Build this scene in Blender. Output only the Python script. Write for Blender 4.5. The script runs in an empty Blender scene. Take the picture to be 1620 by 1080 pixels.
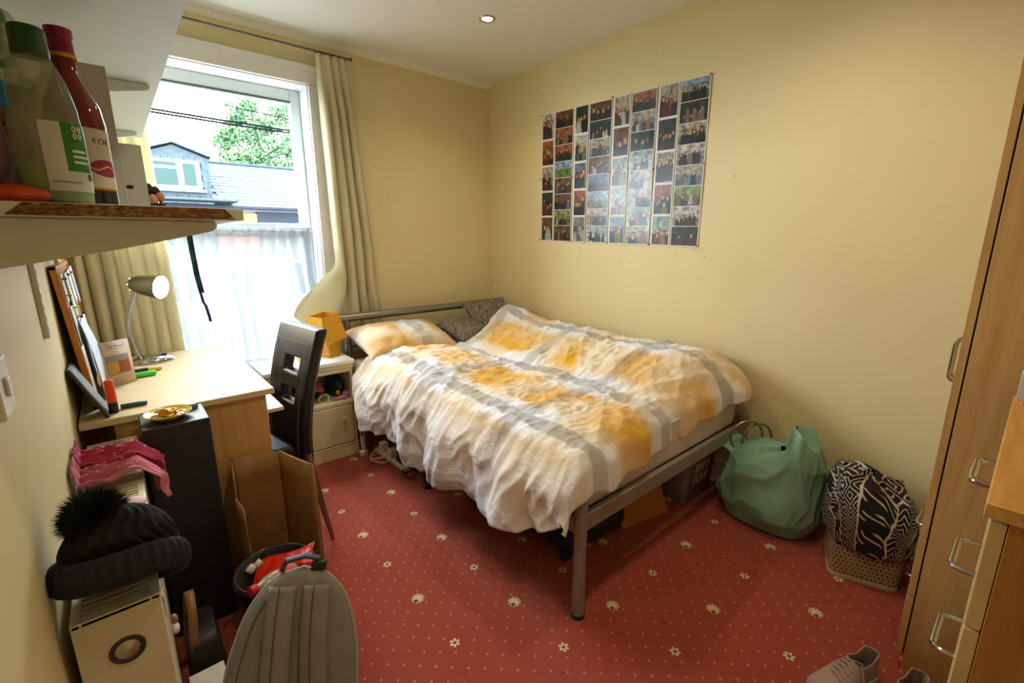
import bpy, bmesh, math, random
from mathutils import Vector as V, Matrix, noise
PI = math.pi
S = bpy.context.scene
C = S.collection
# ------------------------------------------------------------------ camera
CAMH = 1.3557
yaw, pitch, roll = math.radians(40.7722), math.radians(-12.6031), math.radians(-0.1269)
fw = V((math.sin(yaw)*math.cos(pitch), math.cos(yaw)*math.cos(pitch), math.sin(pitch)))
rt = V((math.cos(yaw), -math.sin(yaw), 0)); up = rt.cross(fw)
rt2 = rt*math.cos(roll)+up*math.sin(roll); up2 = up*math.cos(roll)-rt*math.sin(roll)
cd = bpy.data.cameras.new('camera'); cam = bpy.data.objects.new('camera', cd); C.objects.link(cam)
cd.sensor_width = 36; cd.lens = 723.82/1620*36; cd.clip_start = .02; cd.clip_end = 200
Mc = Matrix((rt2, up2, -fw)).transposed().to_4x4(); Mc.translation = (0, 0, CAMH); cam.matrix_world = Mc
S.camera = cam
# ------------------------------------------------------------------ sky (bright overcast) and exposure
SKY = 22.0
wd = bpy.data.worlds.new('world'); S.world = wd; wd.use_nodes = True
bg = wd.node_tree.nodes['Background']; bg.inputs[0].default_value = (.78, .90, 1.0, 1); bg.inputs[1].default_value = SKY
S.view_settings.view_transform = 'Standard'; S.view_settings.look = 'None'
S.view_settings.gamma = 1; S.view_settings.use_curve_mapping = False
S.view_settings.exposure = 0.68
DOWNLIGHT = 15.0     # watts of each ceiling downlight
# daylight portal in the window opening (gives no light itself, only guides the sampling of the sky)
pl = bpy.data.lights.new('window_portal', 'AREA'); pl.shape = 'RECTANGLE'; pl.size = 1.0; pl.size_y = 1.75
pl.cycles.is_portal = True
po = bpy.data.objects.new('window_portal', pl); C.objects.link(po); po.location = (.52, 3.36, 1.42); po.rotation_euler = (-PI/2, 0, 0)
# room dimensions (metres): camera stands at x=0, y=0
XL, XR, YF, YN, H = -.165, 2.458, 3.117, -.55, 2.537

# ------------------------------------------------------------------ helpers
MW = {}
def s2l(c): return c/12.92 if c <= .04045 else ((c+.055)/1.055)**2.4
def col(h):
    if isinstance(h, (tuple, list)): return tuple(h)[:3]
    return tuple(s2l(int(h[i:i+2], 16)/255) for i in (0, 2, 4))
def lerp(a, b, t): return a+(b-a)*t
def clamp(t, a=0., b=1.): return a if t < a else b if t > b else t
def sst(a, b, t): t = clamp((t-a)/(b-a)); return t*t*(3-2*t)
def gau(t): return math.exp(-t*t)
def ipl(pts, t):
    if t <= pts[0][0]: return pts[0][1]
    for (a, b), (c, d) in zip(pts, pts[1:]):
        if t <= c: return lerp(b, d, (t-a)/(c-a))
    return pts[-1][1]
def nz(x, y, z=0.): return noise.noise(V((x, y, z)))
def ridge(x, y, z=0.): return 1-2*abs(noise.noise(V((x, y, z))))
def RZ(a): return Matrix.Rotation(a, 4, 'Z')
def TR(*p): return Matrix.Translation(V(p))

class G:
    """mesh builder: collects pieces, build() links them as ONE mesh object"""
    def __init__(s): s.v = []; s.f = []; s.uv = {}; s.cl = {}
    def add(s, vs, fs, uvs=None, M=None):
        n = len(s.v)
        for p in vs: s.v.append(M @ V(p) if M else V(p))
        for i, f in enumerate(fs):
            if uvs: s.uv[len(s.f)] = [uvs[k] for k in f]
            s.f.append([n+k for k in f])
        return s
    def box(s, a, b, M=None):
        (x0, y0, z0), (x1, y1, z1) = a, b
        vs = [(x, y, z) for z in (z0, z1) for y in (y0, y1) for x in (x0, x1)]
        return s.add(vs, [(0, 2, 3, 1), (4, 5, 7, 6), (0, 1, 5, 4), (2, 6, 7, 3), (0, 4, 6, 2), (1, 3, 7, 5)], None, M)
    def tube(s, pts, r, n=8, closed=False, M=None, flat=1.0):
        pts = [V(p) for p in pts]; m = len(pts); rs = r if isinstance(r, (list, tuple)) else [r]*m
        vs = []; prev = None
        for i, p in enumerate(pts):
            a = pts[(i-1) % m] if (closed or i) else p; b = pts[(i+1) % m] if (closed or i < m-1) else p
            t = (b-a).normalized()
            if prev is None:
                q = V((0, 0, 1)) if abs(t.z) < .9 else V((1, 0, 0)); u = t.cross(q).normalized()
            else: u = (prev-t*prev.dot(t)).normalized()
            prev = u; w = t.cross(u)
            for k in range(n):
                an = 2*PI*k/n; vs.append(p+(u*math.cos(an)+w*math.sin(an)*flat)*rs[i])
        fs = []
        for i in range(m if closed else m-1):
            for k in range(n):
                a, b = i*n, ((i+1) % m)*n; fs.append((a+k, a+(k+1) % n, b+(k+1) % n, b+k))
        if not closed: fs += [tuple(range(n))[::-1], tuple(range((m-1)*n, m*n))]
        return s.add(vs, fs, None, M)
    def lathe(s, prof, n=24, M=None, c=(0, 0, 0), sx=1, sy=1):
        vs = []; fs = []; m = len(prof)
        for r, z in prof:
            for k in range(n): an = 2*PI*k/n; vs.append((c[0]+r*math.cos(an)*sx, c[1]+r*math.sin(an)*sy, c[2]+z))
        for i in range(m-1):
            for k in range(n): fs.append((i*n+k, i*n+(k+1) % n, (i+1)*n+(k+1) % n, (i+1)*n+k))
        if prof[0][0] > 1e-6: fs.append(tuple(range(n))[::-1])
        if prof[-1][0] > 1e-6: fs.append(tuple(range((m-1)*n, m*n)))
        return s.add(vs, fs, None, M)
    def prism(s, poly, z0, z1, M=None):
        n = len(poly); vs = [(x, y, z0) for x, y in poly]+[(x, y, z1) for x, y in poly]
        fs = [tuple(range(n))[::-1], tuple(range(n, 2*n))]+[(k, (k+1) % n, n+(k+1) % n, n+k) for k in range(n)]
        return s.add(vs, fs, None, M)
    def grid(s, fn, nu, nv, M=None, cu=False, uvfn=None, flip=False):
        vs = []; uvs = []; mu = nu if cu else nu+1
        for j in range(nv+1):
            for i in range(mu):
                u, v = i/nu, j/nv; vs.append(fn(u, v)); uvs.append(uvfn(u, v) if uvfn else (u, v))
        fs = []
        for j in range(nv):
            for i in range(nu):
                q = (j*mu+i, j*mu+(i+1) % mu, (j+1)*mu+(i+1) % mu, (j+1)*mu+i); fs.append(q[::-1] if flip else q)
        return s.add(vs, fs, uvs, M)
    def ball(s, c, r, n=12, m=8, M=None):
        r = (r, r, r) if not isinstance(r, (tuple, list)) else r
        return s.lathe([(max(1e-7, math.sin(PI*k/m)), -math.cos(PI*k/m)) for k in range(m+1)], n, (M or Matrix())@TR(*c)@Matrix.Diagonal((*r, 1)))
    def build(s, name, mt, parent=None, local=False, bevel=0, seg=2, smooth=35, solid=0, sub=0, label=None, cat=None, group=None, kind=None, colors=None, soff=-1):
        vs = s.v; loc = None
        if parent is not None:
            if not local:
                I = MW[parent.name].inverted(); vs = [I @ p for p in vs]
        else:
            lo = [min(p[i] for p in vs) for i in range(3)]; hi = [max(p[i] for p in vs) for i in range(3)]
            loc = V(((lo[0]+hi[0])/2, (lo[1]+hi[1])/2, lo[2])); vs = [p-loc for p in vs]
        me = bpy.data.meshes.new(name); me.from_pydata([tuple(p) for p in vs], [], s.f)
        if s.uv:
            ul = me.uv_layers.new(name='UVMap')
            for p in me.polygons:
                if p.index in s.uv:
                    for k, li in enumerate(p.loop_indices): ul.data[li].uv = s.uv[p.index][k]
        if colors:
            ca = me.color_attributes.new('Col', 'FLOAT_COLOR', 'CORNER')
            for p in me.polygons:
                for li in p.loop_indices: ca.data[li].color = (*colors[p.index], 1)
        me.materials.append(mt)
        bm = bmesh.new(); bm.from_mesh(me)
        if not colors: bmesh.ops.recalc_face_normals(bm, faces=bm.faces)
        bm.to_mesh(me); bm.free()
        if smooth:
            for p in me.polygons: p.use_smooth = True
            me.set_sharp_from_angle(angle=math.radians(smooth))
        o = bpy.data.objects.new(name, me); C.objects.link(o)
        if parent is not None: o.parent = parent; MW[o.name] = MW[parent.name]
        else: o.location = loc; MW[o.name] = TR(*loc)
        if solid: m = o.modifiers.new('thick', 'SOLIDIFY'); m.thickness = solid; m.offset = soff
        if bevel: m = o.modifiers.new('bevel', 'BEVEL'); m.width = bevel; m.segments = seg; m.limit_method = 'ANGLE'; m.angle_limit = math.radians(40)
        if sub: m = o.modifiers.new('sub', 'SUBSURF'); m.levels = sub; m.render_levels = sub
        return tag(o, label, cat, group, kind)
def tag(o, label=None, cat=None, group=None, kind=None):
    if label: o['label'] = label
    if cat: o['category'] = cat
    if group: o['group'] = group
    if kind: o['kind'] = kind
    return o
def thing(name, label, cat, loc=(0, 0, 0), rotz=0, group=None, kind=None, M=None):
    o = bpy.data.objects.new(name, None); C.objects.link(o); o.empty_display_size = .1
    M = M if M is not None else TR(*loc) @ RZ(rotz)
    o.matrix_world = M; MW[o.name] = M
    return tag(o, label, cat, group, kind)
def bx(name, a, b, mt, parent=None, bevel=.002, **k):
    return G().box(a, b).build(name, mt, parent, bevel=bevel, **k)
def arc(c, r, a0, a1, n, ax='xz'):
    out = []
    for i in range(n+1):
        t = lerp(a0, a1, i/n); p = [c[0], c[1], c[2]]; p['xyz'.index(ax[0])] += r*math.cos(t); p['xyz'.index(ax[1])] += r*math.sin(t); out.append(tuple(p))
    return out
def frame_M(o, x, y, z):
    """matrix with the given axes"""
    M = Matrix((V(x), V(y), V(z))).transposed().to_4x4(); M.translation = V(o); return M

# ------------------------------------------------------------------ materials
class N:
    """tiny node-tree helper"""
    def __init__(s, name):
        s.m = bpy.data.materials.new(name); s.m.use_nodes = True; s.t = s.m.node_tree; s.b = s.t.nodes['Principled BSDF']; s.out = s.t.nodes['Material Output']
    def n(s, typ, **kw):
        nd = s.t.nodes.new(typ)
        for k, v in kw.items(): setattr(nd, k, v)
        return nd
    def set(s, inp, val):
        if hasattr(val, 'is_linked') or isinstance(val, bpy.types.NodeSocket): s.t.links.new(val, inp)
        else:
            if isinstance(val, tuple) and len(val) == 3 and len(inp.default_value) == 4: val = (*val, 1)
            inp.default_value = val
    def math(s, op, a, b=None, c=None, cl=False):
        nd = s.n('ShaderNodeMath', operation=op, use_clamp=cl); s.set(nd.inputs[0], a)
        if b is not None: s.set(nd.inputs[1], b)
        if c is not None: s.set(nd.inputs[2], c)
        return nd.outputs[0]
    def coord(s, which='Object'): return s.n('ShaderNodeTexCoord').outputs[which]
    def uv(s): return s.n('ShaderNodeUVMap').outputs[0]
    def map(s, vec, sc=(1, 1, 1), rot=(0, 0, 0), loc=(0, 0, 0)):
        nd = s.n('ShaderNodeMapping'); s.set(nd.inputs[0], vec); nd.inputs[1].default_value = loc; nd.inputs[2].default_value = rot; nd.inputs[3].default_value = sc; return nd.outputs[0]
    def noise(s, vec, scale, detail=3, rough=.55, dist=0, out=0):
        nd = s.n('ShaderNodeTexNoise'); s.set(nd.inputs['Vector'], vec); nd.inputs['Scale'].default_value = scale; nd.inputs['Detail'].default_value = detail; nd.inputs['Roughness'].default_value = rough; nd.inputs['Distortion'].default_value = dist; return nd.outputs[out]
    def ramp(s, fac, stops, interp='LINEAR'):
        nd = s.n('ShaderNodeValToRGB'); s.set(nd.inputs[0], fac); cr = nd.color_ramp; cr.interpolation = interp
        while len(cr.elements) < len(stops): cr.elements.new(.5)
        for e, (p, c) in zip(cr.elements, stops): e.position = p; e.color = (*c, 1) if not isinstance(c, float) else (c, c, c, 1)
        return nd.outputs[0]
    def mix(s, fac, a, b, blend='MIX'):
        nd = s.n('ShaderNodeMix', data_type='RGBA', blend_type=blend); s.set(nd.inputs[0], fac); s.set(nd.inputs[6], a); s.set(nd.inputs[7], b); return nd.outputs[2]
    def sep(s, vec): nd = s.n('ShaderNodeSeparateXYZ'); s.set(nd.inputs[0], vec); return nd.outputs
    def bump(s, h, st=.3, dist=.01):
        nd = s.n('ShaderNodeBump'); s.set(nd.inputs['Height'], h); nd.inputs['Strength'].default_value = st; nd.inputs['Distance'].default_value = dist; s.t.links.new(nd.outputs[0], s.b.inputs['Normal']); return nd
    def base(s, c=None, rough=None, metal=None, **kw):
        if c is not None: s.set(s.b.inputs['Base Color'], c)
        if rough is not None: s.set(s.b.inputs['Roughness'], rough)
        if metal is not None: s.set(s.b.inputs['Metallic'], metal)
        for k, v in kw.items(): s.set(s.b.inputs[k.replace('_', ' ')], v)
        return s
MATS = {}
def mat(name, c, rough=.5, metal=0., var=.12, vs=9., bump=0., bs=80., bd=.004, spec=.5, **kw):
    if name in MATS: return MATS[name]
    n = N(name); c = col(c); d = tuple(x*(1-var) for x in c); e = tuple(min(1, x*(1+var)) for x in c)
    co = n.coord(); f = n.noise(co, vs, 4)
    n.base(n.ramp(f, [(.3, d), (.7, e)]), rough, metal, **{'Specular_IOR_Level': spec}, **kw)
    if bump: n.bump(n.noise(co, bs, 4), bump, bd)
    MATS[name] = n.m; return n.m
def emit(name, c, st):
    n = N(name); n.base(col(c), .5); n.set(n.b.inputs['Emission Color'], col(c)); n.b.inputs['Emission Strength'].default_value = st; return n.m
def wood(name, c1, c2, sc=(14, 14, 1.2), rough=.42, spec=.35):
    n = N(name); v = n.map(n.coord(), sc); a = n.noise(v, 3.2, 6, .6, .6); b = n.noise(n.map(n.coord(), tuple(q*6 for q in sc)), 4, 3)
    f = n.math('ADD', n.math('MULTIPLY', a, .75), n.math('MULTIPLY', b, .25))
    n.base(n.ramp(f, [(.32, col(c1)), (.66, col(c2))]), rough, 0, Specular_IOR_Level=spec); n.bump(f, .06, .002); return n.m
# ================================================================== room shell
def wallpaint(name, c):
    n = N(name); co = n.coord(); f = n.noise(co, 2.2, 3); c = col(c)
    n.base(n.ramp(f, [(.3, tuple(q*.96 for q in c)), (.7, c)]), .55, 0, Specular_IOR_Level=.3)
    n.bump(n.noise(co, 140, 3), .08, .002); return n.m
M_wall = wallpaint('cream_paint', 'e0d1a0')
M_ceil = wallpaint('ceiling_paint', 'e6e3d8')
M_white = mat('white_gloss_paint', 'e6e8e6', .3, var=.03)
M_cream = mat('cream_gloss_paint', 'e3d6ad', .35, var=.05)

# carpet: red with pin dots and two kinds of daisy on a lattice
def carpet():
    n = N('red_patterned_carpet'); co = n.coord('Object'); xyz = n.sep(co); px, py = xyz[0], xyz[1]
    LX, LY = .2705, .2575
    ox, oy = .706, .609
    fx = n.math('DIVIDE', n.math('SUBTRACT', px, ox), LX); fy = n.math('DIVIDE', n.math('SUBTRACT', py, oy), LY)
    rx = n.math('ROUND', fx); ry = n.math('ROUND', fy)
    dx = n.math('MULTIPLY', n.math('SUBTRACT', fx, rx), LX); dy = n.math('MULTIPLY', n.math('SUBTRACT', fy, ry), LY)
    par = n.math('ABSOLUTE', n.math('MODULO', n.math('ADD', n.math('ADD', rx, ry), 100), 2.0))
    def flower(cx, cy, R, pet, r0):
        ax = n.math('SUBTRACT', dx, cx); ay = n.math('SUBTRACT', dy, cy)
        r = n.math('SQRT', n.math('ADD', n.math('MULTIPLY', ax, ax), n.math('MULTIPLY', ay, ay)))
        th = n.math('ARCTAN2', ay, ax)
        cs = n.math('ABSOLUTE', n.math('COSINE', n.math('MULTIPLY', th, pet/2)))
        lim = n.math('MULTIPLY_ADD', cs, R*.55, R*.45)
        m = n.math('LESS_THAN', r, lim); gap = n.math('GREATER_THAN', n.math('ADD', cs, n.math('MULTIPLY', n.math('LESS_THAN', r, R*.5), .2)), .32)
        return n.math('MULTIPLY', m, gap), n.math('LESS_THAN', r, r0)
    bigm, bigc = flower(.004, .003, .026, 11, .0); _, bigc = flower(-.008, -.004, .026, 7, .0075)
    smm, smc = flower(0, 0, .019, 6, .006)
    isb = n.math('GREATER_THAN', par, .5); ism = n.math('SUBTRACT', 1.0, isb)
    fm = n.math('ADD', n.math('MULTIPLY', bigm, isb), n.math('MULTIPLY', smm, ism))
    fc = n.math('ADD', n.math('MULTIPLY', bigc, isb), n.math('MULTIPLY', smc, ism))
    # pin dots (quincunx)
    KX, KY = LX/7*2, LY/7*2
    def dots(ax, ay):
        gx = n.math('SUBTRACT', n.math('FRACT', n.math('ADD', n.math('DIVIDE', px, KX), ax)), .5); gy = n.math('SUBTRACT', n.math('FRACT', n.math('ADD', n.math('DIVIDE', py, KY), ay)), .5)
        gx = n.math('MULTIPLY', gx, KX); gy = n.math('MULTIPLY', gy, KY)
        return n.math('LESS_THAN', n.math('ADD', n.math('ABSOLUTE', gx), n.math('ABSOLUTE', gy)), .0056)
    dt = n.math('ADD', dots(.12, .2), dots(.62, .7), cl=True)
    near = n.math('LESS_THAN', n.math('ADD', n.math('ABSOLUTE', dx), n.math('ABSOLUTE', dy)), .035)
    dt = n.math('MULTIPLY', dt, n.math('SUBTRACT', 1.0, near))
    pile = n.noise(co, 420, 3, .7); wear = n.noise(co, 3.5, 4, .6)
    red = n.mix(wear, col('a24132'), col('b05845')); red = n.mix(n.math('MULTIPLY', pile, .40), red, col('661f14'))
    crumb = n.math('GREATER_THAN', n.noise(co, 38, 2, .5), .745)
    c = n.mix(n.math('MULTIPLY', crumb, .55), red, col('3c1512'))
    c = n.mix(n.math('MULTIPLY', dt, .62), c, col('d9936f')); c = n.mix(n.math('MULTIPLY', fm, .92), c, col('e2cf9e')); c = n.mix(n.math('MULTIPLY', fc, .9), c, col('2c2420'))
    n.base(c, .95, 0, Specular_IOR_Level=.1); n.bump(pile, .5, .004)
    n.b.inputs['Sheen Weight'].default_value = .25; n.b.inputs['Sheen Roughness'].default_value = .4
    return n.m
fl = G(); fl.box((XL-.1, YN-.1, -.05), (XR+.1, YF+.1, 0)); fo = fl.build('floor', carpet(), smooth=0, kind='structure', label='red carpet with pin dots and cream daisies')
# shift so that object coordinates equal room coordinates
for v in fo.data.vertices: v.co += fo.location
fo.location = (0, 0, 0)
ce = G(); ce.box((XL-.1, YN-.1, H), (XR+.1, YF+.25, H+.08)); ce.build('ceiling', M_ceil, smooth=0, kind='structure', label='plain off-white ceiling')
w = G(); w.box((XL-.12, YN-.1, 0), (XL, YF, H)); wl = w.build('wall_left', M_wall, smooth=0, kind='structure', label='cream wall behind the radiator and shelves')
w = G(); w.box((XR, YN-.1, 0), (XR+.12, YF+.25, H)); wr = w.build('wall_right', M_wall, smooth=0, kind='structure', label='cream wall carrying the photo strips')
w = G(); w.box((XL-.12, YN-.1, 0), (XR+.12, YN, H)); w.build('wall_near', M_wall, smooth=0, kind='structure', label='cream wall behind the wardrobe')
# window opening
WX0, WX1, WZ0, WZ1 = .03, 1.055, .555, 2.275
w = G(); T = .25
w.box((XL-.12, YF, 0), (WX0, YF+T, H)); w.box((WX1, YF, 0), (XR+.12, YF+T, H)); w.box((WX0, YF, 0), (WX1, YF+T, WZ0)); w.box((WX0, YF, WZ1), (WX1, YF+T, H))
wf = w.build('wall_far', M_wall, smooth=0, kind='structure', label='cream wall with the window')
# little plaster cove along the top of the window wall
g = G(); g.prism([(0, 0), (0, -.032), (-.012, -.028), (-.034, -.008), (-.036, 0)], XL, XR, frame_M((0, YF, H), (0, 1, 0), (0, 0, 1), (1, 0, 0))); g.build('trim_1', M_ceil, kind='structure', label='thin cove where window wall meets ceiling')
def skirting(name, a, b, lab):
    g = G(); g.box(a, b); return g.build(name, M_white, bevel=.004, kind='structure', label=lab)
skirting('baseboard_far', (XL, YF-.018, 0), (XR, YF, .13), 'white skirting under the window wall')
skirting('baseboard_right', (XR-.018, YN, 0), (XR, YF-.018, .13), 'white skirting along the right wall')
skirting('baseboard_left', (XL, YN, 0), (XL+.016, YF-.018, .13), 'white skirting along the left wall')
# pin holes and old fixing marks on the photo wall and window wall
random.seed(4); M_mark = mat('old_fixing_mark', '8d7a4c', .8)
def mark(wall, p, r, ax):
    g = G(); M = frame_M(p, (0, 1, 0), (0, 0, 1), (1, 0, 0)) if ax == 'x' else frame_M(p, (1, 0, 0), (0, 0, 1), (0, -1, 0))
    g.lathe([(r, -.0015), (r*.6, .0012 if ax != 'x' else -.003)], 6, M); g.build('pin_mark', M_mark, wall)
for i in range(46):
    k = i % 3; y = random.uniform(1.0, 2.68); z = random.uniform(1.2, 2.36)
    if 1.24 < y < 2.55 and 1.28 < z < 2.24: z = 2.24+.12*random.random() if z > 1.76 else 1.30-.1*random.random()
    mark(wr, (XR+.001, y, z), random.uniform(.0025, .004), 'x')
for i in range(22): mark(wf, (random.uniform(1.45, 2.3), YF-.0005, random.uniform(1.05, 2.0)), random.uniform(.002, .0035), 'y')

# ================================================================== window
win = thing('window_1', 'white sash window with a large upper pane', 'window', (.54, YF, WZ0), kind='structure')
M_pvc = mat('white_window_frame', 'dfe8ea', .28, var=.02)
def thin_glass(name, refl=.06, tint=(1, 1, 1)):
    n = N(name); t = n.n('ShaderNodeBsdfTransparent'); t.inputs[0].default_value = (*tint, 1); g = n.n('ShaderNodeBsdfGlossy'); g.inputs['Roughness'].default_value = .02
    fr = n.n('ShaderNodeFresnel'); fr.inputs[0].default_value = 1.45
    mx = n.n('ShaderNodeMixShader'); n.t.links.new(fr.outputs[0], mx.inputs[0]); n.t.links.new(t.outputs[0], mx.inputs[1]); n.t.links.new(g.outputs[0], mx.inputs[2]); n.t.links.new(mx.outputs[0], n.out.inputs[0])
    return n.m
M_glass = thin_glass('clear_window_glass')
GY = 3.257
g = G()   # reveal lining
g.box((WX1-.012, YF-.004, WZ0), (WX1, YF+T, WZ1)); g.box((WX0, YF-.004, WZ0), (WX0+.012, YF+T, WZ1)); g.box((WX0, YF-.004, WZ1-.012), (WX1, YF+T, WZ1))
g.build('reveal_lining', M_white, win, bevel=.002)
def architrave(a, b):
    g = G(); g.box(a, b); g.build('architrave', M_white, win, bevel=.006, seg=3)
architrave((WX0-.085, YF-.02, WZ1-.005), (WX1+.07, YF, WZ1+.075)); architrave((WX1-.005, YF-.02, WZ0), (WX1+.07, YF, WZ1-.005)); architrave((WX0-.085, YF-.02, WZ0), (WX0+.005, YF, WZ1-.005))
g = G(); g.box((WX0-.02, YF-.022, WZ1+.06), (WX1+.075, YF-.0, WZ1+.105)); g.build('architrave', M_white, win, bevel=.006)
bx('window_sill', (WX0-.1, YF-.07, WZ0-.03), (WX1+.09, YF+T, WZ0), M_white, win, bevel=.006)
for nm, a, b in (('frame_stile', (.985, GY, WZ0), (WX1-.012, GY+.06, WZ1-.012)), ('frame_stile', (WX0+.012, GY, WZ0), (.10, GY+.06, WZ1-.012)), ('frame_head', (.10, GY, 2.196), (.985, GY+.06, WZ1-.012)),
                 ('frame_rail', (.10, GY, 1.385), (.985, GY+.06, 1.458)), ('frame_bottom', (.10, GY, WZ0), (.985, GY+.06, .615))):
    bx(nm, a, b, M_pvc, win, bevel=.006, seg=3)
M_seal = mat('dark_glazing_seal', '4a5a58', .6)
g = G()
for z0, z1 in ((1.458, 2.196), (.615, 1.385)):
    g.box((.10, GY+.022, z0), (.985, GY+.03, z0+.004)); g.box((.10, GY-.001, z1-.009), (.985, GY+.03, z1)); g.box((.982, GY+.022, z0), (.985, GY+.03, z1)); g.box((.10, GY+.022, z0), (.103, GY+.03, z1))
g.build('glazing_seal', M_seal, win)
for z0, z1 in ((1.462, 2.191), (.619, 1.381)):
    g = G(); g.add([(.103, GY+.026, z0), (.982, GY+.026, z0), (.982, GY+.026, z1), (.103, GY+.026, z1)], [(0, 1, 2, 3)]); g.build('pane', M_glass, win)

# ================================================================== outside
M_slate = mat('blue_grey_slate', '3a4046', .8, var=.35, vs=6, spec=.03); M_hung = mat('slate_hanging', '30373a', .9, var=.15, spec=.02)
M_brick = mat('orange_brick', '8a5038', .9, var=.2, spec=.02); M_render = mat('pale_render', '5a5856', .9, var=.08, spec=.02); M_gut = mat('dark_gutter', '20242a', .9, spec=.02)
M_upvc = mat('house_window_frame', '9a9d9d', .8, spec=.02); M_dark = N('dark_house_glass').base((.012, .025, .022), .3, 0, Specular_IOR_Level=.08).m
GRD = -3.2
g = G(); g.box((-30, YF+1.2, GRD-.2), (45, 70, GRD)); g.build('ground', mat('grey_tarmac', '666664', .9, spec=.02), smooth=0, kind='structure', label='grey street below the window')
ho = thing('house', 'house across the street with slate roof and grey dormer', 'house', (4, 21, GRD))
bx('wall', (-3, 19.8, GRD), (9.5, 27, 2.45), M_render, ho, bevel=0)
bx('brick_band', (3.0, 19.62, 1.0), (4.35, 19.8, 2.3), M_brick, ho, bevel=0); bx('dark_opening', (4.36, 19.62, 1.4), (6.4, 19.8, 2.36), M_gut, ho, bevel=0)
bx('gutter', (-3, 19.3, 2.44), (9.6, 19.5, 2.54), M_gut, ho, bevel=.02)
RE, RR = V((0, 19.4, 2.50)), V((0, 23.0, 4.42))     # eave, ridge
rl = (RR-RE).length; rd = (RR-RE)/rl; rn = V((0, -rd.z, rd.y))
roof = G().add([(-3, RE.y, RE.z-.03), (9.6, RE.y, RE.z-.03), (9.6, RR.y, RR.z-.03), (-3, RR.y, RR.z-.03), (9.6, 26.6, 2.5), (-3, 26.6, 2.5)], [(0, 1, 2, 3), (3, 2, 4, 5)]).build('roof', M_slate, ho, smooth=0)
random.seed(8)
# slates in courses: about 300 nearest the window in sight are pieces, shared mesh
sw, rows = .42, 14; ch = rl/rows
sm = G().box((0, 0, 0), (sw-.012, ch*1.18, .02)); smesh = None; cnt = 0
for r in range(rows):
    x = 3.05+(sw/2 if r % 2 else 0)
    while x < 8.1:
        p = RE+rd*(r*ch)+V((x, 0, 0))+rn*(.012+.006*random.random())
        if smesh is None:
            o = sm.build('slate', M_slate, roof, local=True, smooth=0); smesh = o.data
        else:
            o = bpy.data.objects.new('slate', smesh); C.objects.link(o); o.parent = roof
        M = frame_M(p, (1, 0, 0), (rd-rn*.06).normalized(), (rn+rd*.06).normalized()); o.matrix_local = MW[ho.name].inverted() @ M
        x += sw; cnt += 1
bx('ridge_tile', (-3, 22.85, 4.40), (9.6, 23.15, 4.50), M_hung, ho, bevel=.04)
# dormer
DX = 2.1
g = G(); g.prism([(-1.05, 2.75), (.93, 2.75), (1.0, 4.13), (0, 4.50), (-1.0, 4.13)], 0, -3.0, frame_M((DX, 20.0, 0), (1, 0, 0), (0, 0, 1), (0, -1, 0))); g.build('dormer_wall', M_hung, ho, smooth=0)
for s in (-1, 1):
    g = G(); M = frame_M((DX, 19.85, 4.56), V((s*1.0, 0, -.36)).normalized(), (0, 1, 0), V((.36*s, 0, 1)).normalized()*1); g.box((0, 0, 0), (1.16, 3.0, .06), M); g.build('dormer_roof', M_slate, ho, smooth=0)
for r in range(7):
    z0 = 2.75+r*.2; x = DX-1.0+(.16 if r % 2 else 0)
    while x < DX+.98:
        if not (1.38 < x+.16 < 2.84 and 3.0 < z0+.1 < 4.05):
            x1 = min(x+.31, DX+.98); zt = min(z0+.2, 4.13)
            if x1-x > .05: bx('hung_slate', (x, 19.965-.01*(r % 2), z0), (x1, 19.995, zt), M_hung, ho, bevel=0)
        x += .32
dw = bx('dormer_window', (1.36, 19.93, 3.06), (2.80, 20.02, 4.02), M_upvc, ho, bevel=.01)
for a, b, c, d in ((1.46, 2.13, 3.17, 3.72), (1.46, 2.13, 3.80, 3.93), (2.30, 2.66, 3.19, 3.92)): bx('pane', (a, 19.91, c), (b, 19.94, d), M_dark, dw, bevel=0)
bx('window_sill', (1.30, 19.85, 2.98), (2.90, 20.0, 3.05), M_upvc, ho, bevel=.01)
bx('flat_roof_edge', (.4, 18.4, 2.62), (3.6, 19.6, 2.68), M_hung, ho, bevel=.01)
# lower windows of the street front behind the net curtain
for x in (1.2, 3.2, 5.2):
    wn = bx('window', (x, 19.74, -.9), (x+1.1, 19.82, .55), M_upvc, ho, bevel=.01); bx('pane', (x+.1, 19.72, -.8), (x+1.0, 19.75, .45), M_dark, wn, bevel=0)
bx('garage_door', (2.2, 19.74, GRD), (4.6, 19.82, -1.2), M_render, ho, bevel=.01)
# overhead wires
M_wire = mat('overhead_wire_black', '08090a', .95, spec=0.)
for k, (za, zb) in enumerate(((4.27, 4.24), (4.21, 4.17), (4.72, 4.02))):
    pts = [(lerp(-3, 9, i/16), 14-.6*k, lerp(za+.05, zb-.1, i/16)-.10*math.sin(PI*i/16)+.05) for i in range(17)]
    G().tube(pts, .026 if k < 2 else .012, 5).build('overhead_wire', M_wire, label=['upper of two black wires strung across the sky', 'lower of two black wires strung across the sky', 'thin single wire crossing above the paired wires'][k], cat='wire')
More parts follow.
